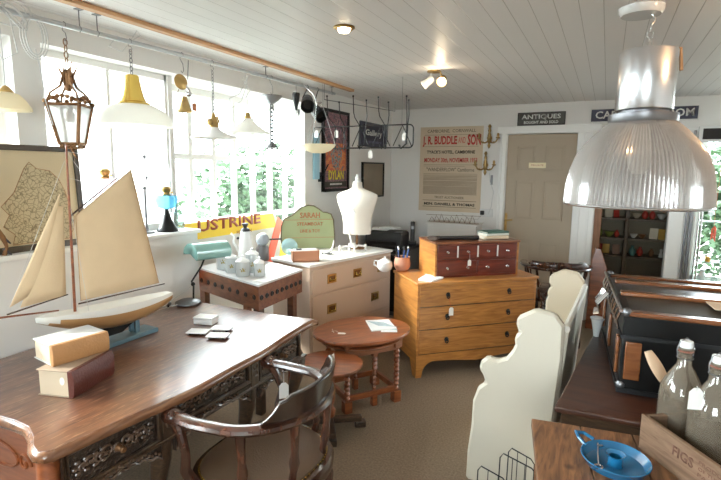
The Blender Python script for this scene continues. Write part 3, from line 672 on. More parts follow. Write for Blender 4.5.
for i in range(7):
    a = i * .9; o = thing('pen', 'pen standing in the pink ceramic pot', 'pen', (-1.50 + .025 * cos(a), 3.80 + .025 * sin(a), .765), group='pens in the pot')
    f = MB(); f.cyl((0, 0, 0), (.03 * cos(a), .03 * sin(a), .17), .0055, n=8); f.build('barrel', M['blackplastic'] if i % 3 else mat('blue_pen%d' % i, (.03, .1, .35), .4), o)
    f = MB(); f.cyl((.03 * cos(a), .03 * sin(a), .17), (.033 * cos(a), .033 * sin(a), .186), .0062, n=8); f.build('cap', M['ceramic'] if i % 2 else M['blackplastic'], o)
t = thing('teapot', 'white china teapot beside the pen pot on golden chest', 'teapot', (-1.60, 3.66, .755))
f = MB(); f.lathe([(.03, 0), (.055, .02), (.066, .05), (.06, .085), (.03, .105), (0, .108)], n=20); f.build('body', M['ceramic'], t)
f = MB(); f.tube([(-.05, 0, .08), (-.09, 0, .085), (-.10, 0, .05), (-.055, 0, .03)], .007); f.build('handle', M['ceramic'], t)
f = MB(); f.lathe([(.03, 0), (.02, .008), (.007, .012), (.01, .024), (0, .028)], (0, 0, .103), 14); f.build('lid', M['ceramic'], t)

# ---- nest / oval table
N1 = thing('oval_table', 'oval red oak table with brochure on top and twisted legs', 'table', (-1.44, 2.928, 0), .95)
def oval(a, b_, n=48): return [(a * cos(2 * pi * i / n), b_ * sin(2 * pi * i / n)) for i in range(n)]
f = MB(); f.loft([[(x, y, z) for x, y in oval(.352 * k, .276 * k)] for k, z in ((.93, .474), (.985, .478), (1, .486), (1, .494), (.985, .5))]); f.build('tabletop', M['nest'], N1)
f = MB(); f.loft([[(x, y, z) for x, y in oval(.30 * k, .235 * k)] for k, z in ((.97, .435), (1, .44), (1, .448), (.98, .452))]); f.build('under_top', M['nest'], N1)
def turned(f, x, y, zt, r=.022, sq=.027):
    f.box((x, y, .04), (sq * 2, sq * 2, .08)); f.box((x, y, zt - .04), (sq * 2, sq * 2, .08))
    pr = []; z = .08; k = 0
    while z < zt - .08: pr.append((r * (1.0 if k % 2 else .62), z)); z += .0165; k += 1
    pr.append((r, zt - .08)); f.lathe(pr, (x, y, 0), 12)
for x in (-.19, .19):
    for y in (-.15, .15): f = MB(); turned(f, x, y, .474); f.build('leg', M['nest'], N1, bevel=.002)
for y in (-.15, .15): f = MB(); turned(f, .02, y * .93, .43, .016, .018); f.build('gate_leg', M['nest'], N1, bevel=.002)
for nm_, z0_, z1_ in (('stretcher_frame', .075, .115), ('apron_frame', .375, .434)):
    f = MB()
    for y in (-.15, .15): f.bx(-.19, .19, y - .012, y + .012, z0_, z1_)
    for x in (-.19, .19): f.bx(x - .012, x + .012, -.15, .15, z0_, z1_)
    f.build(nm_, M['nest'], N1, bevel=.003)
leaflet('open white brochure lying on the oval table', [(-1.50, 3.10), (-1.36, 3.20), (-1.23, 3.04), (-1.36, 2.91)], .5005)
leaflet('small white sheet under the brochure on the oval table', [(-1.35, 3.06), (-1.25, 3.08), (-1.20, 2.98), (-1.30, 2.93)], .5005, h=.003, name='leaflet')
t = thing('price_tag', 'white tag with curled string lying on the oval table', 'price tag', (-1.53, 2.78, .5005)); f = MB(); f.extr([(-.015, -.02), (.03, -.015), (.035, .0), (.02, .012), (-.018, .008)], (0, 0, 0), (1, .3, 0), (-.3, 1, 0), (0, 0, .0015)); f.build('card', M['card'], t, smooth=False)
f = MB(); f.tube([(-.015, 0, .002), (-.05, .02, .003), (-.07, .0, .003), (-.04, -.02, .003), (-.09, .04, .003)], .0013, 5); f.build('string', M['cordw'], t)
N2 = thing('pedestal_table', 'small round dark oak pedestal table, beside oval table and desk corner', 'table', (-1.43, 2.465, 0), .3)
f = MB(); f.lathe([(.18, .405), (.195, .41), (.20, .418), (.198, .428), (.17, .43), (0, .43)], n=40); f.build('tabletop', M['nest'], N2)
f = MB(); f.lathe([(.03, .08), (.035, .12), (.02, .15), (.035, .2), (.024, .28), (.03, .36), (.05, .405)], n=16); f.build('pedestal', M['nest'], N2)
for k in range(2):
    f = MB(); a = .3 + k * pi / 2; f.box((0, 0, .055), (.40, .045, .035), rz=a)
    for s in (-1, 1): f.box((s * .19 * cos(a), s * .19 * sin(a), .02), (.07, .05, .04), rz=a)
    f.build('foot', M['desk_dark'], N2, bevel=.006)
t = thing('price_tag', 'small folded white tag lying on the round pedestal table', 'price tag', (-1.47, 2.52, .4305)); f = MB(); f.add([(0, 0, 0), (.035, .01, .0), (.02, .03, .022), (.0, .0, .0015), (.035, .01, .0015), (.02, .03, .0235)], [(0, 1, 2), (5, 4, 3), (0, 3, 4, 1), (1, 4, 5, 2), (2, 5, 3, 0)]); f.build('card', M['card'], t, smooth=False)
f = MB(); f.tube([(0, 0, .001), (-.02, .01, .002), (-.03, -.01, .002)], .0012, 5); f.build('string', M['red'], t)

# ---- white settle with shaped ends
S = thing('settle', 'cream painted settle with tall shaped ends', 'settle', (0, 0, 0))
endp = [(-.545, 0), (-.543, .16)] + [(aty(a, c, 2.35).x, aty(a, c, 2.35).z) for a, c in ((471, 425), (472.5, 401), (477.5, 388), (485, 383), (483, 376), (478.7, 369), (481, 361.5), (487.5, 357), (497, 361), (506, 358.5), (512, 351), (515, 345), (514, 338), (519.5, 332), (516, 327), (517, 317.5), (536, 309.5), (556, 315), (564.5, 327), (562.5, 360))] + [(-.165, 0)]
f = MB(); f.extr(endp, (0, 2.35, 0), (1, 0, 0), (0, 0, 1), (0, .05, 0)); f.build('end_panel', M['settle'], S, bevel=.012, seg=1, smooth=False)
f = MB(); f.extr([(a + .044, c + .008) for a, c in [(-.345, 0), (-.345, .60)] + endp[12:]], (0, 3.38, 0), (1, 0, 0), (0, 0, 1), (0, .05, 0)); f.build('end_panel', mat('settle_far_panel', (.58, .50, .38), .5), S, bevel=.010, seg=1, smooth=False)
f = MB(); f.extr([(-.165, .30), (-.13, .86), (-.105, .86), (-.14, .30)], (0, 2.40, 0), (1, 0, 0), (0, 0, 1), (.044, .98, 0)); f.build('back_panel', M['settle'], S, bevel=.004, smooth=False)
f = MB()
pts = []
for i in range(21):
    t_ = i / 20; pts.append((-.13 + .044 * t_, 2.40 + .98 * t_, .86 + .0 - .17 * sin(pi * min(1, t_ * 1.0)) ** .7 + .02 * t_))
f.tube([(x, y, z) for x, y, z in [(-.118 + .044 * i / 20, 2.40 + .98 * i / 20, .868) for i in range(21)]], .018, 8); f.build('top_rail', M['settle_edge'], S)
f = MB(); f.prism([(-.50, 2.40), (-.15, 2.40), (-.11, 3.38), (-.46, 3.38)], .40, .43); f.build('seat', M['settle'], S, bevel=.005)
f = MB(); f.prism([(-.49, 2.40), (-.465, 2.40), (-.425, 3.38), (-.45, 3.38)], .06, .40); f.build('seat_front', M['settle'], S, smooth=False)

# ---- smoker's bow chair near door
K = thing('bow_armchair', 'dark wooden bow armchair with turned spindles standing before the beige door', 'chair', (-.37, 4.88, 0), radians(-78))
f = MB(); arm2 = [(-.26, -.27, .70), (-.1, -.29, .71)] + [(.25 * cos(a), .29 * sin(a), .72) for a in [-1.3 + 2.6 * i / 16 for i in range(17)]] + [(-.1, .29, .71), (-.26, .27, .70)]
railloft([(x, y, z) for x, y, z in arm2], .07, .035, M['chair_wood'], 'arm_rail', K)
railloft([(.25 * cos(a), .29 * sin(a), .755 - .01 * abs(a)) for a in [-.9 + 1.8 * i / 12 for i in range(13)]], .045, .075, M['chair_wood'], 'crest_rail', K)
f = MB(); f.loft([[(x, y, z) for x, y in oval(.25 * k, .26 * k, 28)] for k, z in ((.92, .40), (1, .41), (1, .435), (.95, .44))]); f.build('seat', M['chair_wood'], K)
for a in [-2.2 + 4.4 * i / 9 for i in range(10)]:
    f = MB(); x0, y0 = .21 * cos(a), .22 * sin(a); x1, y1 = (.25 * cos(a), .28 * sin(a)); x1 = max(x1, -.2)
    f.tube([(x0 + (x1 - x0) * t, y0 + (y1 - y0) * t, .43 + .28 * t) for t in (0, .2, .35, .5, .65, .8, 1)], [.009, .012, .007, .015, .007, .012, .009], 8); f.build('spindle', M['chair_wood'], K)
for x, y in ((-.17, -.18), (-.17, .18), (.17, -.17), (.17, .17)):
    f = MB(); f.tube([(x * (1 + .25 * t), y * (1 + .25 * t), .41 * (1 - t)) for t in (0, .15, .3, .45, .7, .9, 1)], [.016, .024, .014, .022, .016, .02, .012], 8); f.build('leg', M['chair_wood'], K)
f = MB(); f.cyl((-.19, -.2, .17), (.19, -.19, .17), .011); f.cyl((-.19, .2, .17), (.19, .19, .17), .011); f.cyl((0, -.2, .17), (0, .2, .17), .011); f.build('stretcher', M['chair_wood'], K)
K2 = thing('side_table', 'low turned leg dark table with pole rail standing left of archway', 'table', (-.28, 4.35, 0), 0)
f = MB(); f.bx(-.17, .17, -.14, .14, .60, .625); f.build('tabletop', M['chair_wood'], K2, bevel=.005)
for x in (-.13, .13):
    for y in (-.10, .10): f = MB(); turned(f, x, y, .60, .016, .018); f.build('leg', M['chair_wood'], K2)

# leaning brown wooden board with curved end
f = MB(); f.extr([(-.07, 0), (.10, 0), (.11, .40), (.09, .62), (.02, .82), (-.03, .83), (-.055, .70)], (-.02, 5.38, 0), (1, 0, 0), (0, .12, 1), (0, .03, 0)); o = f.build('headboard', M['nest'], bevel=.006, smooth=False); tag(o, 'curved brown wooden board leaning on archway post', 'board')

# ---- dark table with steamer trunk
Dk = thing('sideboard', 'low dark worn wooden sideboard beneath the black steamer trunk', 'sideboard', (.35, 2.5, 0))
dp = [(-.114, 1.885), (.95, 1.94), (1.02, 3.45), (.062, 3.45)]; dl = [(x - .35, y - 2.5) for x, y in dp]
f = MB(); f.prism(dl, .695, .72); f.build('top', M['darktop'], Dk, bevel=.007)
f = MB(); f.prism(shrink(dl, .03), .05, .695); f.build('body', M['desk_dark'], Dk, smooth=False)
f = MB()
for p in shrink(dl, .06): f.box((p[0], p[1], .03), (.07, .07, .06))
f.build('foot', M['desk_dark'], Dk, bevel=.004)
TR = thing('steamer_trunk', 'black steamer trunk with wooden slats and metal corners on dark sideboard', 'trunk', (.10, 2.135, .721), radians(4.2))
tl, td, th = .95, .80, .345
f = MB(); f.bx(0, tl, 0, td, 0, .23); f.build('body', M['black'], TR, bevel=.006)
f = MB(); n = 12; prf = [(0, .235), (0, .315)] + [(td * i / n, .315 + .03 * sin(pi * i / n)) for i in range(1, n)] + [(td, .315), (td, .235)]
f.extr(prf, (0, 0, 0), (0, 1, 0), (0, 0, 1), (tl, 0, 0)); ld_ = f.build('lid', M['black'], TR, bevel=.004, smooth=False)
f = MB(); f.extr([(td * i / 12, .3155 + .03 * sin(pi * i / 12)) for i in range(13)] + [(td * i / 12, .3175 + .03 * sin(pi * i / 12)) for i in range(12, -1, -1)], (.03, 0, 0), (0, 1, 0), (0, 0, 1), (tl - .06, 0, 0)); f.build('lid_covering', mat('trunk_lid', (.03, .021, .013), .38, var=.6, vscale=5, coat=.15, spec=.3), ld_, smooth=False)
M['slat'] = wood('varnished_slat', (.14, .042, .014), (.27, .095, .03), .22, (3, 30, 30), .8, .03)
for y in (.02, .27, .52, .765):
    z = .315 + .03 * sin(pi * min(1, max(0, y / td))) + .008; f = MB(); f.box((tl / 2, y, z), (tl - .02, .046, .018)); f.build('slat', M['slat'], TR, bevel=.005)
f = MB()
for z0, z1 in ((.225, .240), (.0, .02)): f.bx(-.004, tl, -.005, 0, z0, z1); f.bx(-.005, 0, -.004, td, z0, z1)
f.build('edge_binding', M['blackmetal'], TR)
for x, w_ in ((.014, .058), (.50, .055)): f = MB(); f.bx(x, x + w_, -.012, 0, .06, .215); f.build('slat', M['slat'], TR, bevel=.004)
for y in (.05, .38, .70): f = MB(); f.bx(-.012, 0, y, y + .045, .06, .215); f.build('slat', M['slat'], TR, bevel=.004)
for (x, y) in ((0, 0), (0, td)):
    for z in (.03, .33): f = MB(); f.ball((x + .01, y + (.01 if y == 0 else -.01), z), .019, 10); f.build('corner_cap', M['steel'], TR)
f = MB()
for i in range(10):
    y = .02 + i * .08; f.tube([(-.012, y, .325), (-.02, y + .01, .29), (-.012, y + .02, .25)], .005, 6)
f.tube([(-.01, .0, .335), (-.012, td / 2, .345), (-.01, td, .335)], .008, 6)
f.build('end_fittings', M['chrome'], TR)
f = MB(); f.bx(.40, .47, -.012, 0, .18, .28); f.cyl((.435, -.012, .23), (.435, -.02, .23), .018); f.build('lock', M['brass_dark'], TR)
f = MB(); f.bx(0, .16, 0, .10, 0, .002); o = f.build('letter_sheet', M['poster'], smooth=False); tag(o, 'small buff sheet of paper lying on the trunk lid', 'paper'); o.location = (.42, 2.30, 1.064); o.rotation_euler = (radians(4), 0, radians(10))
# bunch of chrome straps hanging on trunk left end
t = thing('roller_skates', 'tangle of chrome clips dangling at left end of the black trunk', 'clips', (.035, 2.55, .99))
f = MB()
for i in range(7): f.tube([(.01 - .004 * i, .02 * i - .06, .05), (-.03 - .005 * (i % 3), .025 * i - .08, 0), (-.02, .02 * i - .05, -.05), (-.045, .018 * i - .04, -.06)], .0045, 6)
f.build('hook', M['chrome'], t); t.name = 'hanging_clips'
t = thing('wall_vase', 'white cone shaped enamel funnel standing on sideboard beside the settle', 'funnel', (.010, 2.84, .7205)); t.name = 'enamel_funnel'
f = MB(); f.shell([(.014, 0), (.018, .03), (.030, .09), (.033, .10)], t=.002, n=20); f.build('cone', M['ceramic'], t); f = MB(); f.tube([(.033 * cos(a), .033 * sin(a), .10) for a in [2 * pi * i / 20 for i in range(20)]], .004, 6, True); f.build('rim', M['cordw'], t)
t = thing('rolling_pin', 'long brown stick leaning at the back left of the sideboard', 'stick', (.07, 3.25, .72)); f = MB(); f.cyl((0, 0, 0), (.09, .1, .20), .012); f.build('shaft', M['slat'], t); f = MB(); f.ball((.095, .105, .21), .018); f.build('knob', M['slat'], t); t.name = 'walking_stick'

# ---- rustic table, crate, bottles, chamberstick
PT = thing('pine_table', 'rustic plank topped pine table holding the blue candle holder and crate', 'table', (.2, 1.5, 0))
pp = [(-.18, 1.75), (.62, 1.862), (.72, 1.10), (-.055, 1.05)]; pl_ = [(x - .2, y - 1.5) for x, y in pp]
for k in range(5):
    a, c = k / 5 + .002, (k + 1) / 5 - .002
    def lerp(p, q, t): return (p[0] + (q[0] - p[0]) * t, p[1] + (q[1] - p[1]) * t)
    f = MB(); f.prism([lerp(pl_[0], pl_[1], a), lerp(pl_[0], pl_[1], c), lerp(pl_[3], pl_[2], c), lerp(pl_[3], pl_[2], a)], .69, .72); f.build('plank', M['pine'], PT, bevel=.003)
f = MB(); s_ = shrink(pl_[::-1], .05)
f.prism(s_, .60, .69); f.build('apron', M['pine'], PT, smooth=False)
for p in s_: f = MB(); f.box((p[0] * .94, p[1] * .94, .30), (.06, .06, .60)); f.build('leg', M['pine'], PT, bevel=.004)
CR = thing('wooden_crate', 'printed wooden fruit crate holding two glass bottles', 'crate', (.155, 1.715, .721), radians(-55))
cl, cwid, chh = .46, .235, .115
f = MB(); f.bx(0, cl, -.0, .012, 0, chh); f.build('side_board', M['crate'], CR, bevel=.001, smooth=False)
f = MB(); f.bx(0, cl, cwid - .012, cwid, 0, chh); f.build('side_board', M['crate'], CR, bevel=.001, smooth=False)
for x in (0, cl - .014): f = MB(); f.bx(x, x + .014, .012, cwid - .012, 0, chh - .004); f.build('end_board', M['crate'], CR, bevel=.001, smooth=False)
f = MB(); f.bx(.014, cl - .014, .012, cwid - .012, 0, .008); f.build('crate_bottom', M['crate'], CR, smooth=False)
M['stamp'] = mat('faded_stamp', (.12, .05, .03), .8)
lettering('FIGS', .030, M['stamp'], CR, (.17, -.0002, .072), width=.075, ext=.0006, bold=.02)
for i, s__ in enumerate(('PRODUCE', 'OF TURKEY', 'PACKED')): lettering(s__, .010, M['stamp'], CR, (.275, -.0002, .090 - .018 * i), width=.10, ext=.0005)
def bottle(label, loc, rz):
    t = thing('glass_bottle', label, 'bottle', loc, rz, 'swing top glass bottles')
    prof = [(.050, .002), (.060, .006), (.062, .03), (.062, .160), (.059, .185), (.047, .215), (.032, .242), (.021, .262), (.0185, .30), (.024, .304), (.024, .318), (.019, .32)]
    f = MB(); f.shell([(.0, .002)] + prof, t=.004, n=32); f.build('glass_body', M['bottleglass'], t)
    f = MB(); f.lathe([(0, .312), (.017, .314), (.02, .326), (.018, .34), (0, .343)], n=18); st_ = f.build('stopper', M['ceramic'], t)
    f = MB(); f.tube([(.024, 0, .29), (.027, 0, .31), (.02, 0, .336), (0, 0, .35), (-.02, 0, .336), (-.027, 0, .31), (-.024, 0, .29)], .0018, 6); f.tube([(.0225 * cos(a), .0225 * sin(a), .285) for a in [2 * pi * i / 16 for i in range(16)]], .0018, 5, True); f.build('wire_clip', M['steel'], st_)
    f = MB(); f.lathe([(.0195, .305), (.0225, .308), (.0195, .311)], n=16); f.build('washer', M['red'], t)
    return t
Rc = Matrix.Rotation(radians(-55), 3, 'Z')
def cp(x, y, z): return Vector((.155, 1.715, .721)) + Rc @ Vector((x, y, z))
_b1 = atz(687, 340, 1.073); _b2 = atz(720, 355, 1.073)
bt1 = bottle('swing top glass bottle further from the camera in the crate', (_b1.x, _b1.y, .730), .4)
bt2 = copytree(bt1); bt2.location = (_b2.x, _b2.y, .730); bt2['label'] = 'swing top glass bottle nearest the camera in the crate'
price_tag('blank white tag leaning between the two glass bottles', tuple(aty(697, 386, _b2.y - .06)), .066, (.9, .3, 0), .006, strm='cordw')
t = thing('shoe_tree', 'pale wooden spatula leaning behind bottles over the crate corner', 'spatula', (_b1.x + .035, _b1.y + .10, .765)); t.name = 'wooden_spatula'
f = MB(); a0 = Vector((0.0, 0, 0)); d_ = aty(648, 351, _b1.y + .10) - Vector((_b1.x + .035, _b1.y + .10, .765)); rings = []
for i in range(17):
    t_ = i / 16; wv = .009 if t_ < .45 else .009 + .014 * sin(pi * (t_ - .45) / .6) ** .8; p = d_ * t_; s1 = Vector((.8, .5, .2)).normalized(); s2 = d_.normalized().cross(s1)
    rings.append([p + s1 * wv * cos(q_) + s2 * .006 * sin(q_) for q_ in [2 * pi * k / 10 for k in range(10)]])
f.loft(rings); f.build('blade', mat('pale_beech', (.62, .42, .27), .5), t)
CH = thing('chamberstick', 'blue enamel candle holder dish with loop handle', 'candle holder', (.085, 1.56, .7215)); CH.scale = (.93, .93, .93)
f = MB(); f.lathe([(0, .0), (.072, 0), (.088, .006), (.102, .03), (.104, .032), (.101, .034), (.084, .010), (.07, .005), (0, .005)], n=40); f.build('dish', M['blue'], CH)
f = MB(); f.shell([(.024, .004), (.022, .012), (.022, .036), (.032, .042), (.033, .044)], t=.004, n=28); f.build('candle_cup', M['blue'], CH)
f = MB(); f.tube([(-.088, .04, .028), (-.112, .055, .042), (-.122, .085, .045), (-.098, .10, .040), (-.065, .085, .032)], .0065, 8); f.build('handle', M['blue'], CH)
t = thing('door_key', 'small silver key resting in the blue candle holder dish', 'key', (.035, 1.545, .728), .3)
f = MB(); f.tube([(0, -.02, .004), (.012, .03, .012), (.02, .06, .03)], .0028, 6); f.tube([(-.002 + .011 * cos(a), -.028 + .011 * sin(a), .004) for a in [2 * pi * i / 14 for i in range(14)]], .003, 6, True); f.box((.024, .052, .026), (.016, .008, .004)); f.build('shaft', M['chrome'], t)
# wire rack
WR = thing('wire_rack', 'black wire magazine rack standing against the settle end', 'rack', (0, 0, 0))
for k, (a_, b_, y_) in enumerate((((478.2, 465.3), (507, 479.5), 1.83), ((500.4, 452.8), (536, 469.6), 1.88), ((508.8, 447.5), (534.7, 460), 1.95))):
    p0_, p1_ = aty(*a_, y_), aty(*b_, y_); x0, z0, x1, z1 = p0_.x, p0_.z, p1_.x, p1_.z
    f = MB(); f.tube([(x0 - .004, y_, .02), (x0, y_, z0 - .02), (x0 + .012, y_, z0), (x1 - .015, y_, z1), (x1, y_, z1 - .02), (x1, y_, .02)], .0026, 6)
    for u in (.35, .7): f.tube([(x0 + (x1 - x0) * u, y_, .02), (x0 + (x1 - x0) * u, y_, z0 + (z1 - z0) * u - .003)], .0018, 5)
    f.build('wire_hoop', M['blackmetal'], WR)
f = MB(); f.bx(-.44, -.17, 1.82, 1.96, 0, .02); f.build('base', M['blackmetal'], WR)

# ================================================================== ON THE WRITING DESK
def bookat(label, B, dirx, w_, d_, h_, cm, board):
    return book('antique_book', label, tuple(B), math.atan2(dirx.y, dirx.x), w_, d_, h_, cm, group=None, board=board)
B0 = atz(73, 398.6, .761); B1 = atz(113.5, 374, .761); A0 = atz(36, 396, .761)
bookat('thick antique book with dark maroon leather spine, lower of the two on the desk', B0, B1 - B0, (B1 - B0).length, (A0 - B0).length, .10, mat('maroon_leather', (.10, .022, .014), .42, bump=.2, bscale=120, var=.2), mat('brown_boards', (.38, .28, .2), .6, var=.2))
B2 = atz(52.8, 367, .862); B3 = atz(109, 350, .862); A2 = atz(29.6, 359, .862)
bookat('thick antique book with tan leather spine, lying on top of the maroon one', B2, B3 - B2, (B3 - B2).length, (A2 - B2).length, .078, mat('tan_leather', (.42, .21, .085), .45, bump=.2, bscale=120, var=.15), mat('pale_boards', (.55, .55, .54), .5, var=.12))
fw_ = (B1 - B0).normalized(); sd_ = (A0 - B0).normalized()
t = thing('paper_label', 'small round white label hanging on page edges of the lower antique book', 'label', tuple(B0 + sd_ * .035 - fw_ * .003 + Vector((0, 0, .065))))
f = MB(); f.extr([(.009 * cos(a), .015 * sin(a)) for a in [2 * pi * i / 14 for i in range(14)]], (0, 0, 0), sd_, (0, 0, 1), -fw_ * .0015); f.build('card', M['card'], t, smooth=False)
# sailboat
SB = thing('model_sailboat', 'wooden model sailboat with tan sails on grey blue stand', 'model boat', (-2.06, 1.30, .761), radians(0))
bx_, by_, bz_ = 0, -1.30, -.761
hp = []
n = 18; st_y0, st_y1 = 1.14, 1.83; rings = []
for i in range(n + 1):
    t_ = i / n; y = st_y0 + (st_y1 - st_y0) * t_; hb = .068 * (sin(pi * min(1, .04 + t_ * .90)) ** .62); zd = .978 - .043 * t_ - .008 * sin(pi * t_)
    dp_ = .012 + .10 * sin(pi * (.03 + .86 * t_)) ** .9
    if i == 0: hb = .006
    rings.append([(x, y + by_, z + bz_) for x, z in [(-hb, zd), (-hb * 1.02, zd - dp_ * .3), (-hb * .85, zd - dp_ * .65), (-hb * .4, zd - dp_ * .93), (0, zd - dp_), (hb * .4, zd - dp_ * .93), (hb * .85, zd - dp_ * .65), (hb * 1.02, zd - dp_ * .3), (hb, zd)]])
f = MB(); f.loft(rings, True, True)
f.m = []
k = 9
for j in range(n):
    for i in range(k): f.m.append(0 if i in (2, 3, 4, 5) else 1)
f.m += [1, 1]
me_ = f.build('hull', [M['hulltan'], M['hullwhite']], SB, ang=60)
me_.data.materials.clear(); me_.data.materials.append(M['hulltan']); me_.data.materials.append(M['hullwhite'])
for p_ in me_.data.polygons:
    c_ = p_.center; t_ = (c_.y - by_ - st_y0) / (st_y1 - st_y0); zd = .978 - .043 * t_ - .008 * sin(pi * t_) + bz_
    p_.material_index = 1 if c_.z > zd - .026 else 0
f = MB(); f.extr([(1.33, .885), (1.62, .872), (1.60, .835), (1.53, .80), (1.42, .80), (1.36, .82)], (-.006, by_, bz_), (0, 1, 0), (0, 0, 1), (.012, 0, 0)); f.build('keel', M['black'], SB, bevel=.003, smooth=False)
f = MB(); f.extr([(1.70, .905), (1.68, .86), (1.64, .845), (1.61, .855), (1.60, .88)], (-.004, by_, bz_), (0, 1, 0), (0, 0, 1), (.008, 0, 0)); f.build('rudder', M['hulltan'], SB, bevel=.002, smooth=False)
def spar(nm, y0, z0, y1, z1, r, m='chair_wood', r1=None): f = MB(); f.cyl((0, y0 + by_, z0 + bz_), (0, y1 + by_, z1 + bz_), r, r1 or r * .7, 10); return f.build(nm, M[m], SB)
spar('mast', 1.306, .955, 1.322, 1.69, .0062, 'nest'); spar('boom', 1.325, .992, 1.80, .985, .004); spar('gaff', 1.318, 1.385, 1.66, 1.618, .004)
spar('bowsprit', .95, 1.022, 1.235, .985, .0045, 'nest'); spar('jib_boom', 1.035, 1.02, 1.28, 1.045, .0035)
def sail(nm, corners, bulge, N=8):
    c = [Vector((0, y + by_, z + bz_)) for y, z in corners]; f = MB(); vs = []; fs = []
    for i in range(N + 1):
        for j in range(N + 1):
            u, v = i / N, j / N; p = (c[0] * (1 - u) + c[1] * u) * (1 - v) + (c[3] * (1 - u) + c[2] * u) * v; p = p + Vector((bulge * sin(pi * u) * sin(pi * min(.97, v + .05)), 0, 0)); vs.append(p)
    for i in range(N):
        for j in range(N): a = i * (N + 1) + j; fs.append((a, a + 1, a + N + 2, a + N + 1))
    f.add(vs, fs); o = f.build(nm, M['sail'], SB, ang=80, solid=.0016); return o
s1 = sail('mainsail', [(1.335, 1.005), (1.762, .998), (1.632, 1.585), (1.340, 1.385)], .03)
f = MB(); 
cs = [(1.335, 1.005), (1.762, .998), (1.632, 1.585), (1.340, 1.385)]
f.tube([(.0015, y + by_, z + bz_) for y, z in cs], .0018, 5, True); f.build('sail_hem', M['batten'], s1)
f = MB(); f.bx(.012, .0135, 1.45 + by_, 1.475 + by_, 1.36 + bz_, 1.40 + bz_)
s2 = sail('jib', [(1.245, 1.045), (1.262, 1.035), (1.285, 1.36), (1.270, 1.40)], .006) if False else sail('jib', [(1.085, 1.035), (1.272, 1.045), (1.290, 1.43), (1.262, 1.43)], .018)
s3 = sail('outer_jib', [(1.045, 1.045), (1.18, 1.10), (1.282, 1.48), (1.276, 1.48)], .012)
f = MB()
for q in (((1.045, 1.045), (1.31, 1.62)), ((1.32, 1.66), (1.655, 1.615)), ((1.32, 1.66), (1.79, .99)), ((1.315, 1.55), (1.50, 1.50))): f.tube([(0, q[0][0] + by_, q[0][1] + bz_), (0, q[1][0] + by_, q[1][1] + bz_)], .0009, 4)
for s in (-1, 1): f.tube([(s * .06, 1.33 + by_, .965 + bz_), (0, 1.318 + by_, 1.45 + bz_)], .0009, 4)
f.build('rigging', M['cordw'], SB)
f = MB(); f.bx(-.05, .055, .0 + 1.36 + by_, 1.70 + by_, 0, .022); std = f.build('stand', M['standblue'], SB, bevel=.003, smooth=False)
f = MB()
for y in (1.40, 1.60):
    for s in (-1, 1): f.bx(s * .02 - .008, s * .02 + .008, y - .012 + by_, y + .012 + by_, .02, .115)
f.build('cradle_post', M['standblue'], SB, bevel=.002, smooth=False)
# desk lamp
lb = atz(187, 303, .761)
DL = thing('desk_lamp', 'desk lamp with mint green half round shade and dark base', 'lamp', (lb.x + .02, lb.y - .01, .761), 0)
f = MB(); f.lathe([(.072, 0), (.078, .006), (.076, .014), (.060, .022), (.045, .028), (.02, .03), (0, .03)], n=32); f.build('base', M['steel'], DL)
f = MB(); f.tube([(.01, .035, .025), (.0, .05, .10), (-.01, .045, .13), (.02, .10, .22), (.035, .145, .315)], .0055, 8); f.ball((-.002, .048, .115), .013); f.ball((.035, .145, .315), .014); f.build('stem', M['blackmetal'], DL)
f = MB(); R_ = .062; ring1 = []; 
rings = []
L0, L1 = .0, .30; n = 16
R_ = .056
axis_p = Vector((.03, .0, .345))
for yy_, k_ in ((L0, 0.0), (L0, 1), (L1, 1), (L1, 0)):
    rings.append([(axis_p.x + .006 + (R_ * .01 if k_ == 0 else R_) * cos(a) * 1.0, yy_, axis_p.z - .03 + (yy_ - L0) * -.06 + (R_ * .01 if k_ == 0 else R_) * sin(a) * 1.15) for a in [radians(-35) + radians(220) * i / n for i in range(n + 1)]])
f.loft(rings, False, False); f.build('shade', M['teal'], DL, solid=.003, ang=50)
f = MB(); f.cyl((.036, .03, .33), (.036, .26, .32), .012); f.build('tube_bulb', M['opal'], DL)
f = MB(); f.tube([(0, -.05, .012), (-.02, -.10, .010), (-.04, -.13, .012), (-.055, -.09, .03), (-.03, -.0, .07), (-.005, .045, .11)], .0025, 6); f.build('cord', M['cordw'], DL); f = MB(); f.cyl((-.036, -.125, .012), (-.05, -.095, .02), .009); f.build('cord_switch', M['blackplastic'], DL)
# domino box + coasters
p = atz(206, 323, .761); t = thing('trinket_box', 'small white lidded box on the writing desk behind the coasters', 'box', (p.x, p.y, .761), radians(14))
f = MB(); f.bx(-.055, .055, -.035, .035, 0, .028); f.build('body', M['ceramic'], t, bevel=.003); f = MB(); f.bx(-.057, .057, -.037, .037, .030, .040); f.build('lid', M['ceramic'], t, bevel=.003)
for i, (px, py, lb_) in enumerate(((198.5, 332.5, 'nearest the boat stand'), (222, 329, 'furthest right'), (218, 336.5, 'closest to the desk front'))):
    p = atz(px, py + 1, .761); t = thing('coaster', 'square white coaster on shadow black feet, ' + lb_ + ' of the three', 'coaster', (p.x, p.y, .761), radians(22), 'coasters on the desk')
    f = MB(); f.bx(-.052, .052, -.036, .036, .010, .015); f.build('tile', M['ceramic'], t, bevel=.001, smooth=False)
    f = MB()
    for a in (-1, 1):
        for c in (-1, 1): f.box((a * .034, c * .022, .005), (.012, .012, .01))
    f.box((0, 0, .0085), (.078, .054, .003)); f.build('foot', M['black'], t, smooth=False)  # black feet and sheet stand for the shadow beneath the tile

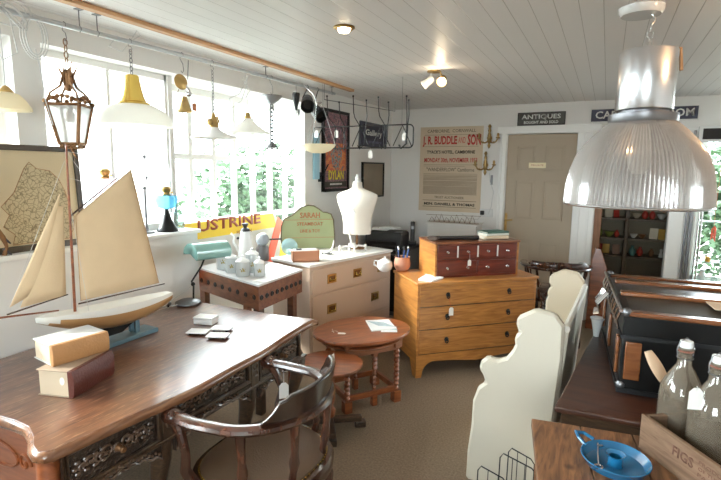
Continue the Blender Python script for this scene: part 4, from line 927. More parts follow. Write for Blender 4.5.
# ================================================================== ON THE STUDDED TABLE AND WHITE CHEST
Zt = .881
can_defs = [((223, 270), .043, .125, 'tallest plain canister at the left back of the white canister group'), ((231.5, 273), .040, .10, 'second canister from the left in the white canister group'), ((243, 276.8), .047, .095, 'front middle canister with gold fruit decoration'), ((252.5, 273), .045, .125, 'canister behind the front two in the white canister group'), ((259.5, 277), .037, .088, 'rightmost small canister of the white canister group')]
M['canister'] = mat('grey_white_ceramic', (.52, .55, .55), .2, coat=.5)
M['decor'] = mat('olive_gold_decal', (.30, .24, .06), .4, var=.5, vscale=60)
for (px, py), r, h, lb_ in can_defs:
    p = atz(px, py, Zt); d = Vector((p.x, p.y, 0)).normalized(); p += d * r * .8
    t = thing('lidded_canister', lb_, 'canister', (p.x, p.y, Zt), 0, 'white ceramic canisters')
    f = MB(); f.lathe([(r * .92, 0), (r, .006), (r, h - .006), (r * .95, h)], n=28); f.build('body', M['canister'], t)
    f = MB(); f.lathe([(r * 1.04, h + .001), (r * 1.04, h + .007), (r * .8, h + .016), (r * .3, h + .026), (.006, h + .030), (.010, h + .040), (0, h + .044)], n=28); f.build('lid', M['ceramic'], t)
    if r > .036:
        ca = math.atan2(-d.y, -d.x); f = MB()
        for da, hz_, rr_ in ((-.15, .42, .009), (.12, .45, .010), (0, .57, .008), (.32, .55, .005), (-.36, .53, .005), (.30, .40, .005)): a = ca + da; f.ball((r * .97 * cos(a), r * .97 * sin(a), h * hz_), rr_, 8, (.6, .6, 1))
        f.build('fruit_decoration', M['decor'], t)
p = atz(246, 266, Zt); t = thing('coffee_pot', 'tall white enamel coffee pot with black lid knob behind canisters', 'coffee pot', (p.x - .1, p.y + .12, Zt))
f = MB(); f.lathe([(.06, 0), (.062, .01), (.055, .1), (.04, .2), (.036, .24)], n=24); f.build('body', M['ceramic'], t)
f = MB(); f.lathe([(.038, .24), (.03, .26), (.012, .268), (.024, .29), (.024, .30), (0, .302)], n=20); f.build('lid', M['blackplastic'], t)
f = MB(); f.tube([(-.05, -.02, .08), (-.09, -.03, .15), (-.085, -.03, .2), (-.11, -.035, .22)], [.014, .01, .008, .008]); f.build('spout', M['ceramic'], t)
f = MB(); f.ball((-.03, -.05, .19), .011); f.build('black_knob', M['blackplastic'], t)
p = atz(262, 262, Zt); t = thing('moulin_grinder', 'grey metal canister crowned by a round grey ball lid with black handle', 'kettle', (p.x - .04, p.y + .06, Zt)); t.name = 'metal_kettle'
f = MB(); f.lathe([(.045, 0), (.05, .01), (.05, .10), (.042, .115), (.042, .12)], n=24); f.build('body', M['steel'], t)
f = MB(); f.ball((0, 0, .165), .052, 20); f.build('ball_lid', mat('grey_enamel', (.35, .38, .42), .25), t)
f = MB(); f.tube([(.045, .03, .165), (.12, .09, .168)], .007); f.build('handle', M['blackplastic'], t)
f = MB(); f.prism([(-.05, -.02), (.05, -.03), (.06, .02), (-.04, .03)], 0, .004); p = atz(258, 282, Zt); o = f.build('paper_slip', M['paper'], smooth=False); tag(o, 'white paper slip at the near corner of the studded table', 'paper'); o.location = (p.x, p.y + .03, Zt); o.rotation_euler.z = .3
# yellow enamel sign leaning on the bay window
SG = thing('enamel_sign', 'long yellow enamel sign with brown lettering standing behind the studded table', 'sign', (-2.74, 2.50, 0), radians(90)); SG.rotation_euler = (radians(0), 0, radians(90))
def sgp(px, py): q_ = atx(px, py, -2.74); return (q_.y - 2.50, q_.z)
tl_, tr_ = sgp(183, 224), sgp(265, 211)
W0, W1 = -.10, sgp(284, 240)[0]; Z1 = tl_[1]; Z0 = .70
f = MB(); f.extr([(W0, Z0), (W1 + .02, Z0), (W1 + .06, .95), (W1 + .0, Z1 - .12), (W1 - .18, Z1), (W0, Z1)], (0, 0, 0), (1, 0, 0), (0, 0, 1), (0, .02, 0)); f.build('board', M['signwhite'], SG, bevel=.003, smooth=False)
zb = sgp(230, 231)[1]
f = MB(); f.extr([(W0, zb - .025), (W1 - .12, zb - .03), (W1 - .17, Z1 - .003), (W0, Z1 - .003)], (0, -.002, 0), (1, 0, 0), (0, 0, 1), (0, .002, 0)); f.extr([(W1 - .10, Z0), (W1 + .02, Z0), (W1 + .055, .95), (W1 - .02, 1.0)], (0, -.002, 0), (1, 0, 0), (0, 0, 1), (0, .002, 0)); f.extr([(W0, Z0), (W0 + .3, Z0), (W0 + .12, .98), (W0, 1.02)], (0, -.002, 0), (1, 0, 0), (0, 0, 1), (0, .002, 0)); f.build('yellow_band', M['yellow'], SG, smooth=False)
f = MB(); f.extr([(W1 - .33, Z0), (W1 - .20, Z0), (W1 - .02, Z1 - .10), (W1 - .10, Z1 - .04)], (0, -.004, 0), (1, 0, 0), (0, 0, 1), (0, .002, 0)); f.build('red_stripe', M['signred'], SG, smooth=False); f = MB(); f.extr([(W0, .98), (W0 + .10, Z0), (W0 + .26, Z0), (W0 + .30, .95), (W0 + .1, 1.03)], (0, -.0035, 0), (1, 0, 0), (0, 0, 1), (0, .0015, 0)); f.build('red_stripe', M['signred'], SG, smooth=False)
u0, u1 = sgp(197, 226)[0], sgp(260, 219)[0]
hz = sgp(228, 216.5)[1] - sgp(228, 229)[1]
lettering('USTRINE', hz * .88, M['signbrown'], SG, ((u0 + u1) / 2, -.003, sgp(228, 223)[1]), width=(u1 - u0), bold=.03)
lettering('PENSION', .028, M['signbrown'], SG, (sgp(244, 232)[0], -.003, sgp(244, 231.5)[1]), width=.19)
# SARAH board
def plane_pt(px, py, O, N):
    d = _ray(px, py); k_ = (Vector(O) - EYE).dot(Vector(N)) / d.dot(Vector(N)); return EYE + d * k_
sth = radians(38); SO = Vector((-2.42, 3.62, 0)); SU = Vector((cos(sth), sin(sth), 0)); SN = Vector((sin(sth), -cos(sth), 0))
SR = thing('green_sign_board', 'sage green shaped wooden board with curved top and rust lettering', 'sign', SO, sth)
def sr(px, py): q_ = plane_pt(px, py, SO, SN) - SO; return (q_.dot(SU), max(q_.z, .883))
out = [sr(*q_) for q_ in ((283.5, 254), (281, 240), (281.5, 226), (284, 219), (292, 215.5), (297, 211), (302, 207), (308, 205.3), (314, 206), (319, 209), (323, 212), (327, 212.5), (331, 214), (333.5, 220), (334.5, 235), (334, 252))]
f = MB(); f.extr(out, (0, 0, 0), (1, 0, 0), (0, 0, 1), (0, .018, 0)); f.build('board', M['sage'], SR, bevel=.003, smooth=False)
f = MB(); f.tube([(a, -.002, c) for a, c in out], .006, 6); 
f.build('painted_rim', mat('dark_olive_rim', (.10, .07, .035), .6), SR)
f = MB()
for py in (219.2, 237): a, c = sr(284, py + 1), sr(334, py); f.tube([(a[0], -.001, a[1]), (c[0], -.001, c[1])], .0018, 4)
f.build('plank_joint', M['rust'], SR)
def srt(s_, x0, x1, y, h): a, c = sr(x0, y), sr(x1, y); lettering(s_, h, M['rust'], SR, ((a[0] + c[0]) / 2, -.002, (a[1] + c[1]) / 2), width=c[0] - a[0], bold=.015)
srt('SARAH', 300, 320, 215.5, .050); srt('STEAMBOAT', 297, 323, 224, .032); srt('LINE & TOY', 300, 320, 231, .030)
# blue glass plate leaning
p = atz(290, 252, Zt); t = thing('glass_plate', 'pale blue round glass plate leaning left of the index box', 'plate', (-2.33, 3.33, Zt), sth + .2)
f = MB(); f.lathe([(0, 0), (.045, .002), (.068, .012), (.07, .015), (.045, .006), (0, .004)], (0, .0, .07), 30, axis=(0, -1, .25)); f.build('dish', thin_glass('pale_blue_glass', (.8, .93, .95), .1, .3, .1, (.6, .8, .85)), t)
# wooden index box with cards
C0, C1 = atz(293, 262.5, Zt), atz(319.5, 261.5, Zt); dxx = (C1 - C0); th_ = math.atan2(dxx.y, dxx.x)
IB = thing('index_box', 'coppery wooden box full of white cards on the white chest', 'box', (C0.x, C0.y, Zt), th_)
wb = dxx.length; f = MB(); hb_ = .085
f.bx(0, wb, 0, .008, 0, hb_); f.bx(0, wb, .112, .12, 0, hb_); f.bx(0, .008, 0, .12, 0, hb_); f.bx(wb - .008, wb, 0, .12, 0, hb_); f.bx(0, wb, 0, .12, 0, .008); f.build('body', M['copper'], IB, smooth=False)
f = MB()
for i in range(12): f.box((wb / 2, .018 + i * .0075, hb_ / 2 + .005 + .003 * (i % 2)), (wb - .022, .0022, hb_), rot=Matrix.Rotation(radians(8), 3, 'X'))
f.build('cards', M['paper'], IB, smooth=False)
f = MB(); f.bx(.03, .07, .02, .05, hb_ + .008, hb_ + .016); f.build('black_divider', M['blackplastic'], IB, smooth=False)
hp_ = atz(327, 254, Zt); t = thing('ivory_horn', 'small curved white horn standing right of the index box', 'horn', (hp_.x, hp_.y, Zt)); f = MB()
f.tube([(-.03, -.01, .012), (0, 0, .012), (.03, .015, .03), (.045, .025, .07), (.048, .03, .12)], [.013, .014, .012, .008, .003], 10); f.build('horn', M['ceramic'], t)
f = MB(); f.cyl((-.02, -.01, 0), (.03, .02, .0), .008); f.box((.0, .0, .004), (.09, .03, .008)); f.build('horn_base', M['blackplastic'], t)
# white metal candelabrum
cc = atz(352, 251.5, Zt); t = thing('white_candelabrum', 'white painted metal stand with turned feet and a curved stem before the bust', 'candelabrum', (cc.x, cc.y, Zt), radians(48))
f = MB(); f.tube([(-.12, -.02, .045), (-.06, .0, .05), (0, 0, .045), (.06, 0, .05), (.12, -.02, .045)], .008); f.tube([(0, -.06, .045), (0, 0, .045), (0, .07, .045)], .008); f.build('cross_arm', M['white'], t)
for x, y in ((-.12, -.02), (.12, -.02), (0, -.06), (0, .07)):
    f = MB(); f.lathe([(.014, 0), (.010, .008), (.006, .016), (.011, .026), (.006, .034), (.013, .044), (.008, .055), (.011, .062), (0, .066)], (x, y, 0), 12); f.build('foot', M['white'], t)
f = MB(); f.tube([(0, 0, .045), (-.01, 0, .10), (-.035, 0, .20), (-.04, 0, .30), (-.02, 0, .365), (.005, 0, .375), (.02, 0, .34)], [.013, .010, .007, .006, .006, .008, .011]); f.build('curved_stem', M['white'], t)
f = MB()
for k in range(5): a = k * 1.3; f.ball((.02 + .02 * cos(a), .012 * sin(a), .045 + .018 * (k % 2)), .014, 8)
f.build('flower', M['white'], t)
# dressmaker bust
MQ = thing('dressmaker_bust', 'cream linen dressmaker bust with turned neck finial on the white chest', 'bust', (-2.0, 3.93, Zt), radians(22))
sec = [(.135, .128, .09), (.15, .128, .088), (.22, .126, .09), (.30, .137, .10), (.37, .158, .105), (.42, .176, .10), (.465, .187, .088), (.492, .178, .075), (.516, .13, .062), (.536, .075, .052), (.55, .048, .046), (.575, .043, .043), (.60, .042, .042)]
f = MB(); f.loft([[(rx * cos(a) * (1 + .0), ry * sin(a) - (.018 * (1 if sin(a) < 0 else 0) * (1 if .3 < z < .45 else 0)), z) for a in [2 * pi * i / 32 for i in range(32)]] for z, rx, ry in sec]); f.build('torso', M['clothwhite'], MQ)
f = MB(); f.lathe([(.042, .60), (.03, .608), (.014, .616), (.02, .63), (.022, .642), (.012, .652), (.014, .664), (0, .672)], n=18); f.build('neck_finial', M['signwhite'], MQ)
f = MB(); f.cyl((0, 0, .012), (0, 0, .14), .011); f.build('pole', M['brass_dark'], MQ)
f = MB(); f.lathe([(.07, 0), (.068, .01), (.02, .018), (0, .02)], n=20); f.build('base', M['brass_dark'], MQ)
f = MB(); 
for i in range(3): f.tube([(-.03 + .02 * i, -.075, .40 - .04 * i), (-.01 + .02 * i, -.085, .30 - .03 * i)], .004, 5)
f.build('seam', M['clothwhite'], MQ)

# dark corner unit with printer
U_ = thing('corner_cabinet', 'low black cabinet in the back left corner under the printer', 'cabinet', (-2.14, 5.1, 0)); f = MB(); f.bx(-.27, .24, -.30, .34, .70, .73); f.build('top', M['black'], U_, bevel=.003); f = MB(); f.bx(-.26, .22, -.27, .32, 0, .70); f.build('body', mat('grey_cabinet_body', (.10, .10, .10), .5), U_, smooth=False)
for s in (-1, 1): f = MB(); f.bx(-.135 + s * .118, .095 + s * .118, -.285, -.27, .05, .68); f.build('door', M['black'], U_, bevel=.002)
PR = thing('printer', 'black desktop printer with papers piled on its lid', 'printer', (-2.17, 5.05, .731), radians(8))
f = MB(); f.loft([[(x * s_, y * s_, z) for x, y in ((-.22, -.17), (.20, -.17), (.20, .17), (-.22, .17))] for z, s_ in ((0, .96), (.02, 1), (.15, 1), (.175, .9))]); f.build('body', M['blackplastic'], PR, bevel=.008)
f = MB(); f.bx(-.16, .14, -.19, -.168, .05, .08); f.build('paper_slot', M['black'], PR)
f = MB(); f.bx(.10, .18, -.14, -.04, .178, .184); f.build('control_panel', M['steel'], PR, bevel=.002)
for i, (x, y, a, lb_) in enumerate(((-.10, 0, .1, 'lowest'), (-.09, .01, .25, 'middle'), (.02, .0, -.15, 'topmost'))):
    f = MB(); f.bx(-.10, .10, -.07, .07, 0, .012); o = f.build('paper_stack', M['paper'], smooth=False); tag(o, 'white paper stack on the black printer, %s of three' % lb_, 'papers', 'papers on the printer'); o.location = (-2.17 + x, 5.05 + y, .731 + .186 + .0125 * i); o.rotation_euler.z = a
t = thing('cordless_phone', 'black cordless telephone handset upright in its cradle right of the printer', 'telephone', (-1.98, 5.32, .731), radians(20)); f = MB(); f.bx(-.045, .045, -.05, .05, 0, .04); f.build('cradle', M['blackplastic'], t, bevel=.008)
f = MB(); f.box((0, .01, .15), (.05, .028, .24), rot=Matrix.Rotation(radians(-12), 3, 'X')); h_ = f.build('handset', M['blackplastic'], t, bevel=.010); f = MB(); f.box((0, -.012, .20), (.034, .003, .035), rot=Matrix.Rotation(radians(-12), 3, 'X')); f.build('screen', M['steel'], h_)
# pale box files behind the mahogany box and wire sculpture
for k, (x, z, w_, h_, lb_) in enumerate(((-1.66, .95, .26, .17, 'left'), (-1.33, .95, .55, .19, 'right'))):
    pass
CB = thing('white_shelf', 'white cupboard low against the back wall behind the mahogany box', 'cupboard', (-1.54, 5.53, 0)); f = MB(); f.bx(-.28, .28, -.15, .16, 0, .98); f.build('body', M['white'], CB, bevel=.004); f = MB(); f.bx(-.30, .30, -.17, .16, .98, 1.0); f.build('top', M['white'], CB, bevel=.003); CB.name = 'white_cupboard'
f = MB()
for i in range(9):
    x = -.28 + i * .06; f.tube([(x, 0, 0), (x + .02, .01, .05 + .02 * (i % 3)), (x + .05, 0, .03), (x + .06, -.01, .0)], .0025, 5)
f.tube([(-.32, 0, .075), (.32, 0, .085)], .002, 5); f.bx(-.3, .3, -.012, .012, -.003, .0); o = f.build('wire_sculpture', M['brass_dark']); tag(o, 'tangled thin wire ornament standing below the auction poster', 'ornament'); o.location = (-1.55, 5.47, 1.004)

# ================================================================== ON THE SILL
f0 = atx(71, 147, -2.40); f1 = atx(81.5, 207, -2.38)
MP = thing('framed_map', 'large old framed county map leaning in the window at left', 'map', (-2.374, .95, 1.206), radians(90))
mw, mh = .645, .485
f = MB()
for q in ((0, mw, 0, .028), (0, mw, mh - .024, mh), (0, .02, 0, mh), (mw - .022, mw, 0, mh)): f.bx(q[0], q[1], 0, .022, q[2], q[3])
f.build('frame', mat('dark_map_frame', (.045, .032, .022), .4), MP, bevel=.003)
def map_mat():
    m, t, b = nt('old_map'); N = t.nodes; L = t.links; b.inputs['Roughness'].default_value = .5
    tc = N.new('ShaderNodeTexCoord'); v = N.new('ShaderNodeTexVoronoi'); v.feature = 'DISTANCE_TO_EDGE'; v.inputs['Scale'].default_value = 48
    nz = N.new('ShaderNodeTexNoise'); nz.inputs['Scale'].default_value = 18; nz.inputs['Detail'].default_value = 8
    va = N.new('ShaderNodeVectorMath'); va.operation = 'MULTIPLY_ADD'; va.inputs[1].default_value = (.07, .07, .07)
    L.new(tc.outputs['Object'], nz.inputs['Vector']); L.new(nz.outputs[1], va.inputs[0]); L.new(tc.outputs['Object'], va.inputs[2]); L.new(va.outputs[0], v.inputs['Vector'])
    c = N.new('ShaderNodeValToRGB'); c.color_ramp.elements[0].position = .0; c.color_ramp.elements[0].color = (.20, .13, .07, 1); c.color_ramp.elements[1].position = .10; c.color_ramp.elements[1].color = (.60, .43, .28, 1)
    L.new(v.outputs['Distance'], c.inputs[0]); L.new(c.outputs[0], b.inputs['Base Color']); return m
f = MB(); f.bx(.018, mw - .018, .010, .014, .02, mh - .02); f.build('map_sheet', mat('aged_map_paper', (.70, .51, .35), .6, var=.12, vscale=6), MP, smooth=False)
f = MB(); cpts = [(.30, .035), (.315, .08), (.27, .12), (.30, .17), (.27, .21), (.33, .27), (.36, .33), (.385, .38), (.41, .41), (.44, .38), (.50, .37), (.54, .33), (.565, .27), (.58, .20), (.60, .14), (.59, .08), (.56, .035)]
f.extr(cpts, (0, .0095, 0), (1, 0, 0), (0, 0, 1), (0, .001, 0)); f.build('county_shape', map_mat(), MP, smooth=False)
f = MB(); f.tube([(a, .009, c) for a, c in cpts], .0012, 4, True)
f.tube([(.20 + .055 * cos(a), .009, .41 + .028 * sin(a)) for a in [2 * pi * i / 24 for i in range(24)]], .0015, 4, True); f.tube([(.20 + .063 * cos(a), .009, .41 + .035 * sin(a)) for a in [2 * pi * i / 24 for i in range(24)]], .0012, 4, True)
f.build('ink_outline', M['rust'], MP)
f = MB(); f.prism([(0, 0)] * 0 or [(.0, .0), (.01, 0), (.01, .01)], 0, .0001) if False else None
f = MB(); f.bx(.016, mw - .016, .004, .0055, .016, mh - .016); f.build('glass_front', M['glass'], MP, smooth=False)
MP.rotation_euler = (radians(-3), 0, radians(90))
t = thing('dark_ornament', 'small dark feathered ornament at left end of the sill', 'ornament', (-2.345, 1.19, 1.206)); t.name = 'feathered_ornament'
f = MB(); f.tube([(0, 0, 0), (.005, .01, .04), (0, 0, .08), (.005, -.015, .12)], [.010, .007, .012, .004], 8); f.build('body', M['brass_dark'], t)
for z_ in (.03, .08): f = MB(); f.tube([(0, 0, z_), (.01, .025, z_ - .03)], [.008, .003]); f.build('feather', M['navy'], t)
def oil_lamp(name, label, loc, base, font, fontr, fz, fh, ch_h, basem, h0):
    t = thing(name, label, 'oil lamp', loc)
    f = MB(); f.lathe(base, n=24); f.build('base', basem, t)
    f = MB(); f.lathe([(.012, fz), (fontr * .75, fz + fh * .15), (fontr, fz + fh * .75), (fontr * .92, fz + fh), (.02, fz + fh * 1.02)], n=28); f.build('oil_font', font, t)
    f = MB(); f.lathe([(.022, fz + fh), (.026, fz + fh + .01), (.02, fz + fh + .02), (.028, fz + fh + .03), (.030, fz + fh + .045), (.018, fz + fh + .055)], n=20); f.cyl((.02, 0, fz + fh + .02), (.05, 0, fz + fh + .02), .003); f.ball((.053, 0, fz + fh + .02), .007, 8, (.5, 1, 1)); f.build('burner', M['brass'], t)
    z = fz + fh + .05; f = MB(); f.shell([(.020, z), (.030, z + .05), (.026, z + .10), (.018, z + .16), (.017, z + ch_h)], t=.0015, n=24); f.build('chimney', M['clear' if False else 'glass'], t)
    return t
oil_lamp('oil_lamp', 'oil lamp with blue glass font on a black base, on the sill', (-2.40, 2.14, 1.206), [(.062, 0), (.062, .012), (.05, .03), (.03, .07), (.016, .11), (.012, .14)], M['blueglass'], .070, .135, .085, .20, M['black'], 0)
oil_lamp('oil_lamp', 'oil lamp with pale pink glass font, behind the sails on the sill', (-2.43, 1.76, 1.206), [(.06, 0), (.06, .012), (.03, .05), (.018, .14), (.015, .20)], M['pinkglass'], .085, .195, .13, .18, M['white'], 0)
t = thing('table_candlestick', 'slim dark candlestick with wire glass top on the sill beside the blue lamp', 'candlestick', (-2.44, 2.02, 1.206)); t.name = 'candlestick'
f = MB(); f.lathe([(.045, 0), (.042, .008), (.012, .018), (.008, .05), (.008, .26), (.018, .268), (.018, .274)], n=16); f.build('stem', M['steel'], t)
f = MB(); f.tube([(0, 0, .27), (.02, .0, .32), (0, .01, .38), (.01, 0, .44)], .004, 6); f.ball((.01, 0, .45), .012); f.ball((0.02, .0, .33), .01); f.build('ornament_top', M['steel'], t)
t = thing('glass_decanter', 'clear glass decanter beside the blue oil lamp base', 'decanter', (-2.46, 2.275, 1.206)); f = MB(); f.shell([(.0, .002), (.04, .003), (.045, .02), (.04, .09), (.016, .14), (.013, .18), (.02, .185)], t=.002, n=20); f.build('body', M['clear'], t)
f = MB(); f.ball((0, 0, .20), .017); f.build('stopper', M['clear'], t)

# ================================================================== RAIL, BATTEN AND HANGING LIGHTS
b = MB(); b.bx(-2.172, -2.128, YF + .1, 4.10, ZC - .022, ZC); o = b.build('ceiling_batten', M['batten'], smooth=False, bevel=.002); tag(o, 'long pale wooden batten screwed to the ceiling above the rail', 'batten')
RL = thing('hanging_rail', 'long white metal rail under the ceiling carrying the old lights', 'rail', (-2.25, 1.2, 2.226))
def rz_(y): return 2.226 + (y - 1.2) * .0145
f = MB(); f.cyl((0, YF - 1.2 + .05, rz_(YF) - 2.226), (0, 2.75, rz_(3.95) - 2.226), .0115, n=14); f.build('tube', M['chrome'] if False else mat('grey_metal_rail', (.42, .44, .46), .3, .4), RL)
for y in (.3, 1.55, 1.64, 2.95, 3.9):
    f = MB(); z = rz_(y) - 2.226; f.tube([(.0, y - 1.2, z - .014), (.014, y - 1.2, z), (.0, y - 1.2, z + .014), (.0, y - 1.2, ZC - 2.226)], .003, 6); f.box((0, y - 1.2, ZC - 2.226 - .002), (.03, .03, .004)); f.build('bracket', M['steel'], RL)
def hook(f, top, z0, r=.002):  # s hook from the rail down to z0 (local coordinates, top = rail centre)
    f.tube([(.012, 0, top - .006), (.010, 0, top + .008), (0, 0, top + .0145), (-.012, 0, top + .008), (-.014, 0, top - .02), (.006, 0, (top + z0) / 2), (.012, 0, z0 + .012), (0, 0, z0), (-.01, 0, z0 + .012)], r, 6)
def hung(name, label, cat, y, zref):
    t = thing(name, label, cat, (-2.25, y, zref)); return t, rz_(y) - zref
# lantern
t, tp = hung('hanging_lantern', 'hanging brass lantern with tapered glass panes nearest the sailboat', 'lantern', 1.475, 1.70)
f = MB(); hook(f, tp, tp - .07); f.build('hook', M['steel'], t)
f = MB(); chain(f, (0, 0, tp - .06), (0, 0, .33), .03, .0026, .009); f.build('chain', M['brass_dark'], t)
S4 = [radians(-11 + 90 * k) for k in range(4)]
f = MB(); zt_, zb_ = .175, .0; rt, rb = .098, .056
for a in S4:
    f.tube([(rt * cos(a), rt * sin(a), zt_), (rb * cos(a), rb * sin(a), zb_)], .009, 6)
for k in range(4):
    a, c = S4[k], S4[(k + 1) % 4]
    for r, z in ((rt, zt_), (rb, zb_)): f.tube([(r * cos(a), r * sin(a), z), (r * cos(c), r * sin(c), z)], .008, 6)
f.build('frame', M['brass_dark'], t)
for k in range(4):
    a, c = S4[k], S4[(k + 1) % 4]; f = MB(); f.add([(rt * cos(a), rt * sin(a), zt_), (rt * cos(c), rt * sin(c), zt_), (rb * cos(c), rb * sin(c), zb_), (rb * cos(a), rb * sin(a), zb_)], [(0, 1, 2, 3)]); f.build('pane', M['blown_pane'], t, smooth=False, solid=.002)
f = MB()
for a in S4:
    f.tube([(rt * cos(a), rt * sin(a), zt_), (.8 * rt * cos(a), .8 * rt * sin(a), zt_ + .05), (.35 * rt * cos(a), .35 * rt * sin(a), zt_ + .085), (.012 * cos(a), .012 * sin(a), zt_ + .16)], [.006, .005, .006, .006], 6)
    f.ball((rt * 1.05 * cos(a), rt * 1.05 * sin(a), zt_ + .012), .011, 8)
for k in range(4):
    a, c = S4[k], S4[(k + 1) % 4]
    for t_ in (.2, .35, .5, .65, .8):
        x = (cos(a) * (1 - t_) + cos(c) * t_) * rt; y = (sin(a) * (1 - t_) + sin(c) * t_) * rt; f.ball((x, y, zt_ + .012 + .024 * sin(pi * t_)), .011, 8)
        f.ball((x * rb / rt, y * rb / rt, -.008 - .008 * sin(pi * t_)), .008, 8)
for a in S4: f.tube([(.012 * cos(a), .012 * sin(a), zt_ + .09), (.02 * cos(a), .02 * sin(a), zt_ + .13), (.05 * cos(a), .05 * sin(a), zt_ + .19)], [.009, .007, .002], 6)
f.lathe([(.012, .24), (.018, .27), (.014, .30), (.016, .32), (.006, .335)], n=12)
f.tube([(0, 0, -.02), (0, 0, -.035), (.02, 0, -.06), (.01, .02, -.085)], [.01, .006, .004, .001], 6)
f.build('crown', M['brass_dark'], t)
f = MB(); f.tube([(.0, .01, .30), (.03, .09, .24), (.035, .12, .16), (.02, .08, .09), (0, 0, .08)], .002, 5); f.build('flex', M['steel'], t)
f = MB(); f.lathe([(.018, .10), (.018, .14), (.012, .15), (.012, .175)], n=12); f.build('lamp_holder', M['brass_dark'], t)
# big brass gallery light with opal shade
t, tp = hung('brass_shade_light', 'polished brass topped pendant with wide white glass shade', 'pendant light', 1.82, 1.92)
f = MB(); hook(f, tp, tp - .05); chain(f, (0, 0, tp - .04), (0, 0, .15), .026, .0022); f.build('chain', M['steel'], t)
f = MB(); f.lathe([(.028, .15), (.034, .145), (.04, .10), (.055, .04), (.066, .015), (.082, .008), (.084, 0), (.05, 0)], n=30); f.build('gallery', M['gold'], t)
f = MB(); f.shell([(.06, .002), (.10, -.005), (.15, -.03), (.185, -.07), (.195, -.11)], t=.004, n=36); f.build('glass_shade', M['opal'], t)
f = MB(); f.tube([(0, .0, tp), (-.03, -.05, tp + .02), (-.03, -.10, tp - .04), (0, -.05, tp - .06), (0, 0, tp), (.02, .05, tp + .04), (.02, .03, tp + .06), (0, 0, tp)], .0025, 6); f.build('cord', M['cordw'], t); f = MB(); f.tube([(0, .02, .14), (.02, .10, .05), (.01, .11, -.01)], .002, 5); f.build('cord_tail', M['brass_dark'], t)
# cream shade at far left
t, tp = hung('cream_cone_light', 'cream glass pendant shade with brass cap at far left of the rail', 'pendant light', 1.205, 1.80)
f = MB(); f.tube([(0, 0, .11), (0, 0, tp)], .0025, 6); f.tube([(0, 0, tp), (0, -.04, tp - .12), (0, .0, tp - .2), (0, .06, tp - .16), (0, .04, tp - .02), (0, 0, tp + .012)], .0025, 6); f.build('flex', M['cordw'], t)
f = MB(); f.lathe([(.004, .125), (.012, .12), (.03, .10), (.03, .095), (0, .095)], n=20); f.build('cap', M['brass'], t)
f = MB(); f.shell([(.026, .098), (.048, .09), (.072, .062), (.088, .035), (.09, .025)], t=.004, n=36, rib=.01); f.build('glass_shade', M['opalcream'], t)
t, tp = hung('coiled_flex', 'coil of white electric flex looped over the rail at left', 'cable', 1.34, 2.0)
f = MB()
for k in range(3): f.tube([(0, (.035 + .012 * k) * sin(a) , tp - .08 - (.075 + .01 * k) * cos(a)) for a in [2 * pi * i / 18 for i in range(19)]], .0025, 6)
f.tube([(0, 0, tp - .13), (.0, .02, -.02), (.01, .02, -.12), (0, .05, -.22)], .0025, 6); f.build('loop', M['cordw'], t)
t = thing('curly_cable', 'tangle of white cable tied to left end of the rail', 'cable', (-2.25, 1.22, 2.22)); f = MB()
for k in range(4): f.tube([(.02 * sin(a * 2 + k), .09 * sin(a) * (1 - .15 * k) + .02 * k, .05 * cos(a + k)) for a in [2 * pi * i / 18 for i in range(18)]], .003, 6, True)
f.build('loop', M['cordw'], t)
# brass wall lights
t, tp = hung('hanging_wall_light', 'brass and white wall lamp with round backplate and small bell', 'wall light', 2.165, 1.92)
f = MB(); hook(f, tp, .22); f.tube([(0, .04, .19), (0, .05, .30)], .003, 5); f.build('hook', M['steel'], t)
f = MB(); f.lathe([(0, 0), (.042, .002), (.045, .008), (.03, .016), (.012, .02), (0, .02)], (0, -.02, .165), 24, axis=(.9, -.1, .1)); f.build('backplate', M['bronze'], t)
f = MB(); f.tube([(.01, .0, .16), (.02, .03, .12), (.01, .04, .10)], .008); f.ball((.01, .035, .105), .018); f.build('arm', M['alu'], t)
f = MB(); f.shell([(.012, .09), (.018, .07), (.034, .02), (.045, .0)], (0, .01, 0), t=.002, n=24); f.build('bell_shade', M['bronze'], t)
f = MB(); f.tube([(.02, -.05, .12), (.0, -.07, .05), (0, -.03, -.02), (0, 0, .0)], .002, 5); f.build('flex', M['brass_dark'], t)
f = MB(); f.extr([(-.018, -.05), (.018, -.05), (.018, -.01), (0, 0), (-.018, -.01)], (.02, .065, .06), (0, 1, 0), (0, 0, 1), (.002, 0, 0)); f.build('label_tag', M['rust'], t)
# enamel swan neck shade
t, tp = hung('enamel_pendant_light', 'flat white enamel shade on long chain with metal gooseneck', 'pendant light', 2.41, 1.80)
f = MB(); hook(f, tp, tp - .05); chain(f, (0, 0, tp - .05), (0, 0, .12), .024, .002, .007); f.build('chain', M['steel'], t)
f = MB(); f.lathe([(.006, .14), (.014, .12), (.02, .10), (.026, .08), (.03, .05)], n=20); f.ball((0, -.035, .08), .022); f.tube([(0, .02, .06), (0, .045, .09), (0, .03, .12)], .007); f.build('holder', M['bronze'], t)
f = MB(); f.shell([(.028, .05), (.04, .035), (.08, .012), (.145, -.012), (.15, -.018)], t=.003, n=36); f.build('shade', M['white'], t)
f = MB(); f.tube([(0, 0, .14), (.02, .10, .13), (.02, .10, .07), (0, .03, .05)], .002, 5); f.tube([(0, -.12, 0), (.01, -.13, -.06), (.01, -.08, -.09), (0, 0, -.07)], .002, 5); f.build('flex', M['cordw'], t)
